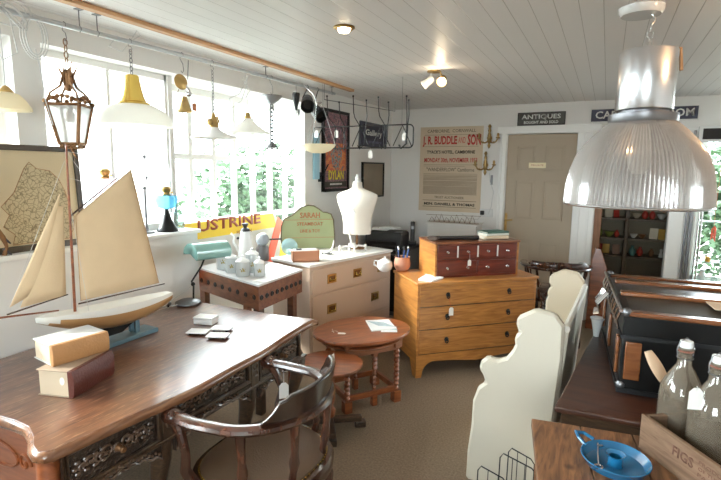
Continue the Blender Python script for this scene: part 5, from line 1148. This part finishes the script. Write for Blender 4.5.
# coolie opal shade
t, tp = hung('coolie_pendant_light', 'small conical white glass pendant with brass cap and looped flex', 'pendant light', 2.74, 1.835)
f = MB(); f.tube([(0, 0, .14), (0, 0, tp)], .002, 5); f.tube([(0, 0, tp - .08), (.0, -.06, tp - .2), (0, -.16, tp - .26), (0, -.18, tp - .2), (0, -.08, tp - .16), (0, .02, tp - .02)], .003, 6); f.tube([(0, .0, tp), (0, -.04, tp - .06), (.0, .03, tp - .12), (0, -.02, tp - .18)], .003, 6); f.build('flex', M['cordw'], t)
f = MB(); f.lathe([(.006, .145), (.015, .14), (.022, .115), (.024, .10), (0, .10)], n=18); f.build('cap', M['brass'], t)
f = MB(); f.shell([(.022, .10), (.05, .075), (.10, .035), (.155, .0)], t=.004, n=36); f.build('glass_shade', M['opal'], t)
# ceiling rose with chain
t, tp = hung('chandelier_rose', 'silver ceiling rose with hanging chain and small pendants', 'chandelier', 3.015, 1.75)
f = MB(); hook(f, tp, .385); f.build('hook', M['steel'], t); f = MB(); f.lathe([(0, .385), (.02, .38), (.03, .365), (.078, .375), (.08, .37), (.05, .34), (.02, .318), (0, .315)], n=28); f.build('rose_plate', M['steel'], t)
f = MB(); chain(f, (0, 0, .315), (0, 0, .03), .036, .0065, .015); f.build('chain', M['steel'], t)
f = MB(); f.lathe([(.004, .045), (.02, .03), (.04, .01), (.035, .0), (.006, -.008)], n=18)
for k in range(6): a = k * pi / 3; f.ball((.045 * cos(a), .045 * sin(a), -.006), .009, 8)
f.build('lower_rose', M['steel'], t)
# dark cone
t, tp = hung('cone_flex_light', 'small dark cone ceiling cap with long thin flex', 'pendant light', 3.335, 1.78)
f = MB(); f.lathe([(.028, .41), (.030, .40), (.022, .34), (.010, .285), (.006, .275)], n=20); f.build('cone_cap', M['blackmetal'], t)
f = MB(); f.tube([(0, 0, 0), (0, 0, .28)], .0025, 6); f.tube([(0, 0, .40), (0, 0, tp)], .002, 5); f.build('flex', M['steel'], t)
# black spots
for k, (y, z, ax, lb_) in enumerate(((3.50, 2.13, (.5, -.75, -.5), 'left'), (3.66, 2.07, (.75, -.3, -.55), 'right'))):
    t, tp = hung('black_spotlight', 'black metal spotlight hanging on the rail beside the window pillar, %s one' % lb_, 'spotlight', y, z)
    A = Vector(ax).normalized(); f = MB(); f.shell([(.038, -.085), (.046, -.075), (.052, .0), (.058, .07)], (0, 0, 0), t=.004, n=24, axis=A); f.lathe([(0, -.085), (.04, -.08), (0, -.07)], n=20, axis=A); f.build('housing', M['black'], t)
    f = MB(); f.lathe([(0, .02), (.038, .03), (.038, .033), (0, .03)], n=20, axis=A); f.build('bulb_face', M['black'], t)
    f = MB(); f.tube([(-.04, 0, 0), (-.045, 0, .05), (0, 0, tp - .015), (.012, 0, tp), (0, 0, tp + .014), (-.012, 0, tp)], .004, 6); f.build('yoke', M['black'], t)
# opal dish
t = thing('opal_ceiling_bowl', 'cream glass ceiling bowl hanging by three rods before the coat rack', 'pendant light', (-2.10, 3.42, 1.72))
f = MB(); f.shell([(.0, .0), (.05, .003), (.10, .022), (.135, .055), (.142, .072)], t=.004, n=36); f.build('glass_bowl', M['opalcream'], t)
f = MB()
for k in range(3): a = k * 2.1 + .4; f.tube([(.138 * cos(a), .138 * sin(a), .07), (.03 * cos(a), .03 * sin(a), .40)], .0022, 5)
f.tube([(0, 0, .39), (-.05, 0, .47), (-.15, 0, rz_(3.42) - 1.72 + .016), (-.165, 0, rz_(3.42) - 1.72)], .003, 6); f.ball((0, 0, .40), .03, 12, (1, 1, .5)); f.build('suspension_rod', M['chrome'], t)
# coat rack
CRk = thing('coat_rack', 'black wrought iron wall coat rack with double hooks hanging from the ceiling', 'coat rack', (0, 3.7, 0))
def ck(px, py): q_ = aty(px, py, 3.7); return (q_.x, 0, q_.z)
a_, b_ = ck(313, 126), ck(413, 149); x0, x1, z1, z0 = a_[0], b_[0], 1.952, 1.772
f = MB(); r = .035
loop = [(cx_ + r * cos(a), 0, cz_ + r * sin(a)) for cx_, cz_, a0_ in ((x1 - r, z0 + r, -pi / 2), (x1 - r, z1 - r, 0), (x0 + r, z1 - r, pi / 2), (x0 + r, z0 + r, pi)) for a in [a0_ + pi / 2 * i / 4 for i in range(5)]]
f.tube(loop, .0055, 8, True); f.build('frame', M['blackmetal'], CRk)
f = MB(); n = 5
for k in range(n):
    c = x0 + (x1 - x0) * (k + .5) / n; w2 = (x1 - x0) / n * .42
    f.tube([(c - w2, 0, z0 + .01 + .02 * sin(i)) if False else (c - w2 + 2 * w2 * i / 12, 0, (z0 + .015) + (z1 - z0 - .02) * (1 - abs(2 * i / 12 - 1)) ) for i in range(13)], .004, 6)
f.build('wave_infill', M['blackmetal'], CRk)
hp2 = [(330, 97, 336, 127), (342, 103, 345, 127), (356, 97, 360, 127), (369, 101, 366, 127), (381, 98, 385, 128), (391, 103, 388, 128), (409, 97, 407, 128), (411, 101, 408, 128)]
for (ax_, ay_, bx2, by2) in hp2:
    p1_, p2_ = ck(ax_, ay_), ck(bx2, by2); f = MB(); s = 1 if ax_ > bx2 else -1
    f.tube([(p2_[0], -.006, z1 - .0), (p2_[0] + (p1_[0] - p2_[0]) * .9, -.03, z1 + .07), (p1_[0], -.04, z1 + .11), (p1_[0], -.05, p1_[2])], .0042, 6); f.ball((p1_[0], -.05, p1_[2]), .009, 8)
    f.tube([(p2_[0], -.006, z1), (p2_[0], -.02, z0 + .03), (p2_[0] - s * .03, -.06, z0 - .01), (p2_[0] - s * .04, -.07, z0 + .02)], .0042, 6); f.build('hook', M['blackmetal'], CRk)
f = MB()
for x in (x0 + .1, x1 - .1): f.tube([(x, 0, z1), (x, 0, ZC)], .0014, 5)
f.build('hanging_wire', M['steel'], CRk)
for (px, py, lb_) in ((317, 128, 'leftmost'), (337, 128, 'second from left'), (371, 148, 'lowest, under the frame'), (405, 130, 'rightmost')):
    q_ = ck(px, py); price_tag('white tag on the iron coat rack, %s' % lb_, (q_[0], 3.69, q_[2]), .062, (1, 0, 0), .02, strm='cordw')
f = MB(); q1, q2 = Vector((-2.238, 3.75, 2.19)), Vector((-2.10, 5.0, 2.22)); f.tube([q1, q2], .004, 6)
for q_ in (q1, q2): f.tube([q_, (q_.x, q_.y, ZC)], .002, 5)
o = f.build('thin_rod', M['steel']); tag(o, 'thin metal rod under the ceiling behind the coat rack', 'rod')

# ================================================================== WALL THINGS, LEFT WALL
def framed(name, label, cat, y0, y1, z0, z1, fw, fm, m):
    t = thing(name, label, cat, (XL + .002, y0, z0), radians(90)); t.location.x = XL + .028
    W_, H_ = y1 - y0, z1 - z0; f = MB()
    for q in ((0, W_, 0, fw), (0, W_, H_ - fw, H_), (0, fw, 0, H_), (W_ - fw, W_, 0, H_)): f.bx(q[0], q[1], 0, .026, q[2], q[3])
    f.build('frame', fm, t, bevel=.002)
    f = MB(); f.bx(fw, W_ - fw, .012, .016, fw, H_ - fw); f.build('picture', m, t, smooth=False); return t, W_, H_
def swirl(name, cols, scale, seedv=0):
    m, t, b = nt(name); N = t.nodes; L = t.links; b.inputs['Roughness'].default_value = .4
    tc = N.new('ShaderNodeTexCoord'); nz = N.new('ShaderNodeTexNoise'); nz.inputs['Scale'].default_value = scale; nz.inputs['Detail'].default_value = 5; nz.inputs['Distortion'].default_value = 2.2
    L.new(tc.outputs['Object'], nz.inputs['Vector']); c = N.new('ShaderNodeValToRGB'); c.color_ramp.interpolation = 'CONSTANT'; e = c.color_ramp.elements
    n_ = len(cols)
    while len(e) < n_: e.new(.5)
    for i, cc_ in enumerate(cols): e[i].position = .30 + .4 * i / n_ if i else 0; e[i].color = (*cc_, 1)
    L.new(nz.outputs[0], c.inputs[0]); L.new(c.outputs[0], b.inputs['Base Color']); return m
t, W_, H_ = framed('framed_poster', 'tall black framed psychedelic portrait poster with yellow word at bottom', 'poster', 4.015, 4.53, 1.378, 2.162, .028, M['black'], swirl('poster_purple', [(.16, .07, .09), (.28, .13, .15), (.10, .06, .08), (.35, .2, .2)], 14))
f = MB(); f.bx(.06, W_ - .06, .0105, .0115, .20, .47); f.build('orange_ground', M['signred'] if False else swirl('poster_orange', [(.55, .13, .05), (.62, .22, .07), (.5, .10, .05), (.10, .20, .22)], 7), t, smooth=False)
f = MB(); f.extr([(.5 * W_ + .11 * cos(a) * (1 + .15 * sin(3 * a)), .34 + .13 * sin(a)) for a in [2 * pi * i / 24 for i in range(24)]], (0, .0095, 0), (1, 0, 0), (0, 0, 1), (0, .0008, 0)); f.build('portrait_head', swirl('poster_head', [(.06, .12, .16), (.15, .28, .30), (.55, .15, .06), (.05, .07, .1)], 16), t, smooth=False)
lettering('DYLAN', .09, mat('poster_yellow', (.75, .62, .03), .5), t, (W_ / 2, .009, .155), width=.30, bold=.02)
f = MB(); f.bx(.04, W_ - .04, .0105, .0115, .04, .095); f.build('lower_strip', M['ink'], t, smooth=False); f = MB()
for i in range(9): f.bx(W_ / 2 - .12 + .027 * i, W_ / 2 - .10 + .027 * i, .0095, .0105, .062, .078)
f.build('small_print', M['signwhite'], t, smooth=False)
t = thing('wall_sign', 'navy square sign with a white word, seen through coat rack', 'sign', (XL + .022, 4.80, 1.845), radians(90)); f = MB(); f.bx(0, .70, 0, .02, 0, .27); f.build('board', M['navy'], t, bevel=.003)
lettering('Gallery', .085, M['signwhite'], t, (.33, -.001, .155), width=.44, bold=.02); lettering('upstairs', .04, mat('sign_lilac', (.2, .18, .3), .6), t, (.34, -.001, .06), width=.40)
t, W_, H_ = framed('framed_print', 'small thin framed brown print on left wall behind the bust', 'picture', 4.86, 5.43, 1.275, 1.675, .016, M['black'], mat('brown_print', (.26, .21, .15), .6, var=.18, vscale=5))
f = MB(); f.bx(0, .09, 0, .02, 0, .42); o = f.build('blue_wall_plaque', mat('pale_blue_paint', (.35, .58, .70), .5), bevel=.002); tag(o, 'narrow pale blue strip on wall left of the poster', 'plaque'); o.location = (XL + .022, 3.86, 1.50); o.rotation_euler.z = radians(90)
f = MB(); f.tube([(0, 0, 0), (.04, 0, .03), (.08, .02, .12)], .006, 6); f.box((0, 0, 0), (.012, .05, .09)); o = f.build('wall_bracket', M['blackmetal']); tag(o, 'black iron bracket on wall under the cream bowl', 'bracket'); o.location = (XL + .007, 3.98, 1.52)

# ================================================================== BACK WALL THINGS
PO = thing('auction_poster', 'old paper auction poster with red and black lettering on back wall', 'poster', (-2.05, YB - .004, 1.106)); pw, ph = .755, .995
f = MB(); f.bx(0, pw, 0, .003, 0, ph); f.build('sheet', M['poster'], PO, smooth=False)
def pt(s_, z, h, w_, m, cx=pw / 2, bold=.0): lettering(s_, h, M[m], PO, (cx, -.0005, z), width=w_, ext=.0006, bold=bold)
pt('CAMBORNE,  CORNWALL', .945, .042, .58, 'ink'); pt('J. R. BUDDLE', .835, .125, .42, 'inkred', .245, .03); pt('AND', .835, .07, .085, 'inkred', .51); pt('SON', .835, .125, .155, 'inkred', .655, .03)
pt("TYACK'S HOTEL, CAMBORNE", .70, .046, .58, 'ink', bold=.02); pt('MONDAY 30th, NOVEMBER 1953', .605, .062, .64, 'inkred', bold=.02); pt('"WANDERFLOW" Camborne', .495, .045, .58, 'ink')
pt('TRUST AUCTIONEER', .165, .028, .36, 'ink'); pt('MSN. DANIELL & THOMAS', .085, .032, .62, 'ink', bold=.03)
f = MB()
for z in (.90, .765, .535, .552, .445, .43, .415, .40, .385, .372, .355, .343, .331, .318, .305, .29, .278, .266, .254, .242, .23, .218, .205, .125, .05): f.bx(.05, pw - .05 if z not in (.535,) else pw - .2, -.0008, 0, z, z + (.0065 if z < .43 else .004))
f.build('fine_print', mat('faded_ink', (.26, .20, .14), .8), PO, smooth=False)
def sconce(label, x, z):
    t = thing('brass_sconce', label, 'wall light', (x, YB - .001, z), 0, 'brass wall sconces')
    f = MB(); f.lathe([(0, 0), (.026, 0), (.03, .008), (.02, .016), (0, .018)], (0, 0, 0), 18, axis=(0, -1, 0))
    f.lathe([(0, -.12), (.008, -.11), (.018, -.085), (.012, -.06), (.026, -.03), (.016, .0), (.022, .03), (.012, .06), (.018, .085), (.01, .11), (.02, .125), (.014, .145), (0, .155)], (0, -.022, 0), 14); f.build('backplate', M['bronze'], t)
    for s in (-1, 1):
        f = MB(); f.tube([(0, -.03, -.03), (s * .04, -.05, -.055), (s * .08, -.06, -.045), (s * .10, -.065, -.01), (s * .115, -.07, .0)], [.010, .008, .008, .007, .006], 8); f.ball((s * .06, -.055, -.05), .013, 8)
        f.lathe([(.006, -.01), (.024, .0), (.026, .006), (.012, .01), (.014, .03), (.011, .05), (0, .052)], (s * .105, -.068, 0), 14); f.build('arm', M['bronze'], t)
    return t
q_ = aty(489, 138, 5.66); sconce('upper brass two armed sconce beside the auction poster', q_.x, q_.z)
q_ = aty(485, 165, 5.66); sconce('lower brass two armed sconce overlapping the auction poster edge', q_.x, q_.z)
q_ = aty(486, 213, 5.69); t = thing('wall_socket', 'white double electric socket with black plug on back wall', 'socket', (q_.x, YB - .012, q_.z)); f = MB(); f.bx(-.075, .075, 0, .012, -.045, .045); f.build('plate', M['ceramic'], t, bevel=.004)
f = MB(); f.bx(-.062, -.018, -.035, 0, -.022, .026); f.build('plug', M['blackplastic'], t, bevel=.006); f = MB(); f.tube([(.03, -.01, -.01), (.06, -.02, .08), (.075, -.008, .25), (.03, -.006, .36), (.02, -.006, .46)], .0035, 6); f.tube([(-.04, -.03, -.02), (-.09, -.02, -.08), (-.2, -.02, -.07), (-.28, -.02, -.02)], .0035, 6); f.build('cable', M['cordw'], t)
f = MB(); f.bx(-.012, .012, -.012, 0, -.055, .055); q_ = aty(491.5, 180, 5.69); o = f.build('door_chime', M['steel'], bevel=.002); tag(o, 'narrow grey box fixed under the sconces beside door casing', 'box'); o.location = (q_.x, YB, q_.z)
def plaque(name, label, px0, py0, px1, py1, m, rim, txt):
    a, c = aty(px0, py0, YB - .02), aty(px1, py1, YB - .02); t = thing(name, label, 'sign', (a.x, YB - .022, min(a.z, c.z)), 0); W_ = c.x - a.x; H_ = abs(a.z - c.z)
    f = MB(); f.bx(0, W_, 0, .02, 0, H_); f.build('board', m, t, bevel=.002); f = MB()
    for q in ((0, W_, 0, .008), (0, W_, H_ - .008, H_), (0, .008, 0, H_), (W_ - .008, W_, 0, H_)): f.bx(q[0], q[1], -.004, 0, q[2], q[3])
    f.build('rim', rim, t, smooth=False)
    for s_, u, v, h, w_ in txt: lettering(s_, h * H_, M['signwhite'], t, (u * W_, -.001, v * H_), width=w_ * W_, bold=.02)
    return t
plaque('antiques_sign', 'small charcoal sign above the beige door', 518, 113, 565, 124.5, M['signgrey'], M['black'], (('ANTIQUES', .5, .64, .42, .82), ('BOUGHT AND SOLD', .5, .22, .22, .72)))
plaque('room_sign', 'long navy sign high on back wall behind the dome light', 591, 109, 698.5, 119.5, M['navy'], M['signwhite'], (('CARD', .20, .5, .55, .30), ('ROOM', .80, .5, .55, .32)))
a = aty(700, 126, 5.62); t = thing('wall_clock_display', 'white framed black panel over the back window at right', 'panel', (a.x, YB - .08, 1.885)); t.name = 'dark_picture'
f = MB(); f.bx(0, .45, 0, .07, 0, .150); f.build('frame', M['ceramic'], t, bevel=.006); f = MB(); f.bx(.03, .42, -.004, 0, .025, .125); f.build('picture_face', M['black'], t, smooth=False)

# glass shelves with trinkets in the back window
zS = [aty(710, 221, 5.58).z, aty(710, 261, 5.58).z, aty(705, 282, 5.58).z]
SH = thing('glass_shelf_unit', 'glass display shelving across the back window at far right', 'shelf unit', (.82, 5.58, 0))
for z in zS + [1.72, .30]: f = MB(); f.bx(0, 1.3, -.09, .09, z - .008, z); f.build('shelf', mat('shelf_glass', (.55, .72, .66), .1, alpha=1) if z > .5 else M['white'], SH, smooth=False)
for x in (0, 1.3): 
    for y in (-.085, .085): f = MB(); f.cyl((x, y, 0), (x, y, 1.8), .008); f.build('upright', M['chrome'], SH)
rnd = random.Random(5)
gp_ = [M['clear'], M['gold'], mat('green_glassware', (.25, .35, .12), .2), mat('amber', (.5, .28, .06), .25), M['chrome'], M['ceramic']]
k = 0
for zi, z in enumerate(zS):
    for j in range(11):
        x = .90 + j * .11 + rnd.uniform(-.02, .02); y = 5.58 + rnd.uniform(-.05, .05); s = rnd.uniform(.6, 1.15); kind = rnd.randrange(3)
        t = thing(('glass_vase', 'small_jar', 'small_goblet')[kind], 'small shiny glass or gilt trinket on the %s glass shelf in the back window' % ('top', 'middle', 'bottom')[zi], 'ornament', (x, y, z + .001), 0, 'trinkets on the %s glass shelf' % ('top', 'middle', 'bottom')[zi])
        f = MB(); pr_ = ([(.02, 0), (.03, .02), (.034, .05), (.014, .08), (.02, .10)], [(.026, 0), (.03, .01), (.03, .05), (.02, .06), (0, .062)], [(.022, 0), (.005, .006), (.005, .04), (.026, .06), (.024, .085)])[kind]
        f.lathe([(a * s, c * s) for a, c in pr_], n=14); f.build('body', gp_[rnd.randrange(6)], t)
t = thing('chilli_string', 'red string of chillies hanging in the back window', 'decoration', (aty(713, 235, 5.47).x, 5.47, aty(713, 226, 5.47).z)); f = MB()
for i in range(9): f.tube([(rnd.uniform(-.008, .008), 0, -.012 * i), (.012 * (-1) ** i, -.008, -.02 - .012 * i), (.018 * (-1) ** i, -.01, -.045 - .012 * i)], [.004, .008, .002], 6)
f.tube([(0, 0, 0), (0, 0, .60)], .0012, 4); f.build('chilli', M['signred'], t)
# shelves in the room beyond
CS = thing('display_cabinet', 'dark wooden display cabinet in the room beyond the archway', 'cabinet', (.25, 6.45, 0))
M['cabwood'] = wood('dim_cabinet_wood', (.10, .065, .03), (.17, .11, .055), .5, (20, 20, 4), .1, .05)
cx0, cx1 = -.62, .42
f = MB(); f.bx(cx0, cx1, .30, .32, 0, 2.1); f.build('back_board', mat('cabinet_back', (.26, .22, .15), .7), CS, smooth=False)
for x in (cx0, -.12 + .12, cx1): f = MB(); f.bx(x - .02, x + .02, 0, .30, 0, 2.1); f.build('upright', M['cabwood'], CS, bevel=.003)
shz = [.30, .62, .83, 1.06, 1.28, 1.55, 1.85, 2.1]
for z in shz: f = MB(); f.bx(cx0, cx1, 0, .30, z - .02, z); f.build('shelf', M['cabwood'], CS, smooth=False)
rnd = random.Random(11)
cm = [mat('ornament_%s' % n_, c_, .4) for n_, c_ in (('red', (.45, .05, .03)), ('cream', (.6, .52, .38)), ('teal', (.08, .2, .18)), ('brown', (.18, .08, .03)), ('ochre', (.5, .3, .06)), ('white', (.65, .65, .6)), ('olive', (.22, .26, .06)))]
for zi, z in enumerate(shz[1:-2]):
    for j in range(11):
        x = .25 + cx0 + .06 + j * .092 + rnd.uniform(-.015, .015)
        if abs(x - .25) < .075: continue
        kind = rnd.randrange(4); nm = ('small_vase', 'greeting_card', 'glass_bowl', 'small_figurine')[kind]; s = rnd.uniform(.8, 1.3)
        wz = ('second lowest', 'third lowest', 'middle', 'third highest', 'second highest')[zi]
        t = thing(nm, 'small ornament on the %s shelf of the dark display cabinet' % wz, 'ornament', (x, 6.45 + rnd.uniform(.08, .14), z + .001), rnd.uniform(-.5, .5), 'ornaments on the %s cabinet shelf' % wz)
        f = MB()
        if kind == 0: f.lathe([(.018 * s, 0), (.034 * s, .03 * s), (.03 * s, .06 * s), (.012 * s, .085 * s), (.018 * s, .10 * s)], n=12)
        elif kind == 1: f.extr([(-.035 * s, 0), (.035 * s, 0), (.035 * s, .10 * s), (-.035 * s, .10 * s)], (0, 0, 0), (1, 0, 0), (0, .15, 1), (0, .003, 0))
        elif kind == 2: f.lathe([(.015 * s, 0), (.02 * s, .008), (.038 * s, .035 * s), (.042 * s, .05 * s)], n=14)
        else: f.lathe([(.024 * s, 0), (.02 * s, .03 * s), (.012 * s, .06 * s), (.016 * s, .075 * s), (.014 * s, .09 * s), (0, .10 * s)], n=12)
        f.build('body', cm[rnd.randrange(7)], t)

# ================================================================== CEILING LIGHTS
def spot_lamp(name, loc, target, e, col=(1, .78, .52), size=100, rad=.03):
    l = bpy.data.lights.new(name, 'SPOT'); l.energy = e; l.color = col; l.spot_size = radians(size); l.spot_blend = .6; l.shadow_soft_size = rad
    o = bpy.data.objects.new(name, l); COL.objects.link(o); o.location = loc; o.rotation_euler = (Vector(target) - Vector(loc)).to_track_quat('-Z', 'Y').to_euler(); return o
p = atz(344, 27, ZC); t = thing('recessed_spotlight', 'small round ceiling downlight nearest the rail', 'ceiling light', (p.x, p.y, ZC))
f = MB(); f.lathe([(.055, 0), (.056, -.006), (.045, -.012), (.036, -.010), (.034, -.002)], n=28); f.build('trim_ring', M['brass'], t); f = MB(); f.lathe([(0, -.03), (.026, -.026), (.034, -.01), (.034, -.002)], n=24); f.build('bulb', M['bulb'], t)
spot_lamp('downlight', (p.x, p.y, ZC - .04), (p.x, p.y, 0), 12)
p = atz(434, 71, ZC); t = thing('twin_spotlight', 'brass ceiling spotlight with two heads, one lit', 'ceiling light', (p.x, p.y, ZC))
f = MB(); f.lathe([(.05, 0), (.05, -.01), (.02, -.016), (0, -.016)], n=24); f.build('ceiling_plate', M['brass'], t)
for k, (ax, px_) in enumerate((((-.75, -.25, -.6), -.02), ((.15, -.75, -.4), .045))):
    A = Vector(ax).normalized(); f = MB(); f.tube([(px_, 0, -.01), (px_ * 1.4, 0, -.04)], .006); f.shell([(.022, -.03), (.028, -.02), (.030, .03), (.036, .06)], (px_ * 1.5, 0, -.065), t=.003, n=24, axis=A); hd = f.build('spot_head', M['ceramic'] if k == 0 else M['brass'], t)
    f = MB(); f.lathe([(0, .035), (.028, .038), (.028, .042), (.012, .055), (0, .058)], (px_ * 1.5, 0, -.065), 20, axis=A); f.build('bulb', M['bulb'], hd)
l = bpy.data.lights.new('spot_glow', 'POINT'); l.energy = 1.2; l.color = (1, .80, .55); l.shadow_soft_size = .03; o = bpy.data.objects.new('spot_glow', l); COL.objects.link(o); o.location = (p.x + .07, p.y - .09, ZC - .11)
t = thing('twin_spotlight', 'second brass ceiling spotlight above the trunk, beyond the frame', 'ceiling light', (.95, 2.3, ZC)); f = MB(); f.lathe([(.05, 0), (.05, -.01), (.02, -.016), (0, -.016)], n=24); f.build('ceiling_plate', M['brass'], t)
f = MB(); f.tube([(0, 0, -.01), (0, 0, -.05)], .006); f.shell([(.022, -.03), (.028, -.02), (.030, .03), (.036, .06)], (0, 0, -.07), t=.003, n=24, axis=(-.6, -.1, -.6)); hd = f.build('spot_head', M['brass'], t)
f = MB(); f.lathe([(0, .035), (.028, .038), (.028, .042), (.012, .055), (0, .058)], (0, 0, -.07), 20, axis=(-.6, -.1, -.6)); f.build('bulb', M['bulb'], hd)
l = bpy.data.lights.new('warm_glow', 'POINT'); l.energy = 10; l.color = (1, .60, .30); l.shadow_soft_size = .04; o = bpy.data.objects.new('warm_glow', l); COL.objects.link(o); o.location = (.86, 2.28, ZC - .15)

# ================================================================== DOME PENDANT
DM = thing('dome_pendant_light', 'large industrial pendant with ribbed glass dome and aluminium housing', 'pendant light', (.124, 2.60, 1.447)); DM.scale = (1.444, 1.444, 1.444)
pr_ = [(.209, .0), (.2095, .012), (.207, .06), (.199, .11), (.181, .16), (.154, .20), (.125, .232), (.103, .252), (.092, .262)]
f = MB(); f.shell(pr_, t=.004, n=220, rib=.016); f.build('glass_dome', M['dome'], DM, ang=70)
f = MB(); f.tube([(.210 * cos(a), .210 * sin(a), .001) for a in [2 * pi * i / 64 for i in range(64)]], .0042, 8, True); f.build('rim_ring', M['alu'], DM)
f = MB(); f.lathe([(.094, .258), (.098, .264), (.098, .284), (.07, .288), (.07, .294)], n=40); f.build('neck_ring', M['steel'], DM)
hh0, hh1 = .296, .474
f = MB(); f.lathe([(.0, hh0), (.079, hh0), (.081, hh0 + .003), (.081, hh1 - .004), (.079, hh1), (0, hh1 + .003)], n=48); f.build('housing', M['alu'], DM, ang=50)
f = MB(); f.tube([(0, -.02, hh1), (0, -.018, hh1 + .025), (0, .018, hh1 + .025), (0, .02, hh1)], .005, 8); f.build('loop', M['chrome'], DM)
f = MB(); zc_ = (ZC - 1.447) / 1.444; chain(f, (0, 0, hh1 + .02), (0, 0, zc_ - .05), .022, .0022, .008); f.tube([(0, 0, zc_ - .055), (.010, 0, zc_ - .04), (0, 0, zc_ - .02)], .003, 6); f.build('chain', M['chrome'], DM)
f = MB(); f.lathe([(.0, zc_ - .024), (.055, zc_ - .023), (.062, zc_ - .014), (.064, zc_)], (-.03, .0, 0), 32); f.build('ceiling_rose', M['ceramic'], DM)
f = MB(); f.tube([(.05, .0, hh1), (.085, .02, hh1 + .006), (.092, .02, hh1 - .06)], .005, 6); f.build('flex', M['batten'], DM)
f = MB(); f.lathe([(.02, .255), (.025, .24), (.03, .20), (.034, .16), (.03, .12), (.015, .10), (0, .097)], n=20); f.build('bulb', M['opal'], DM)
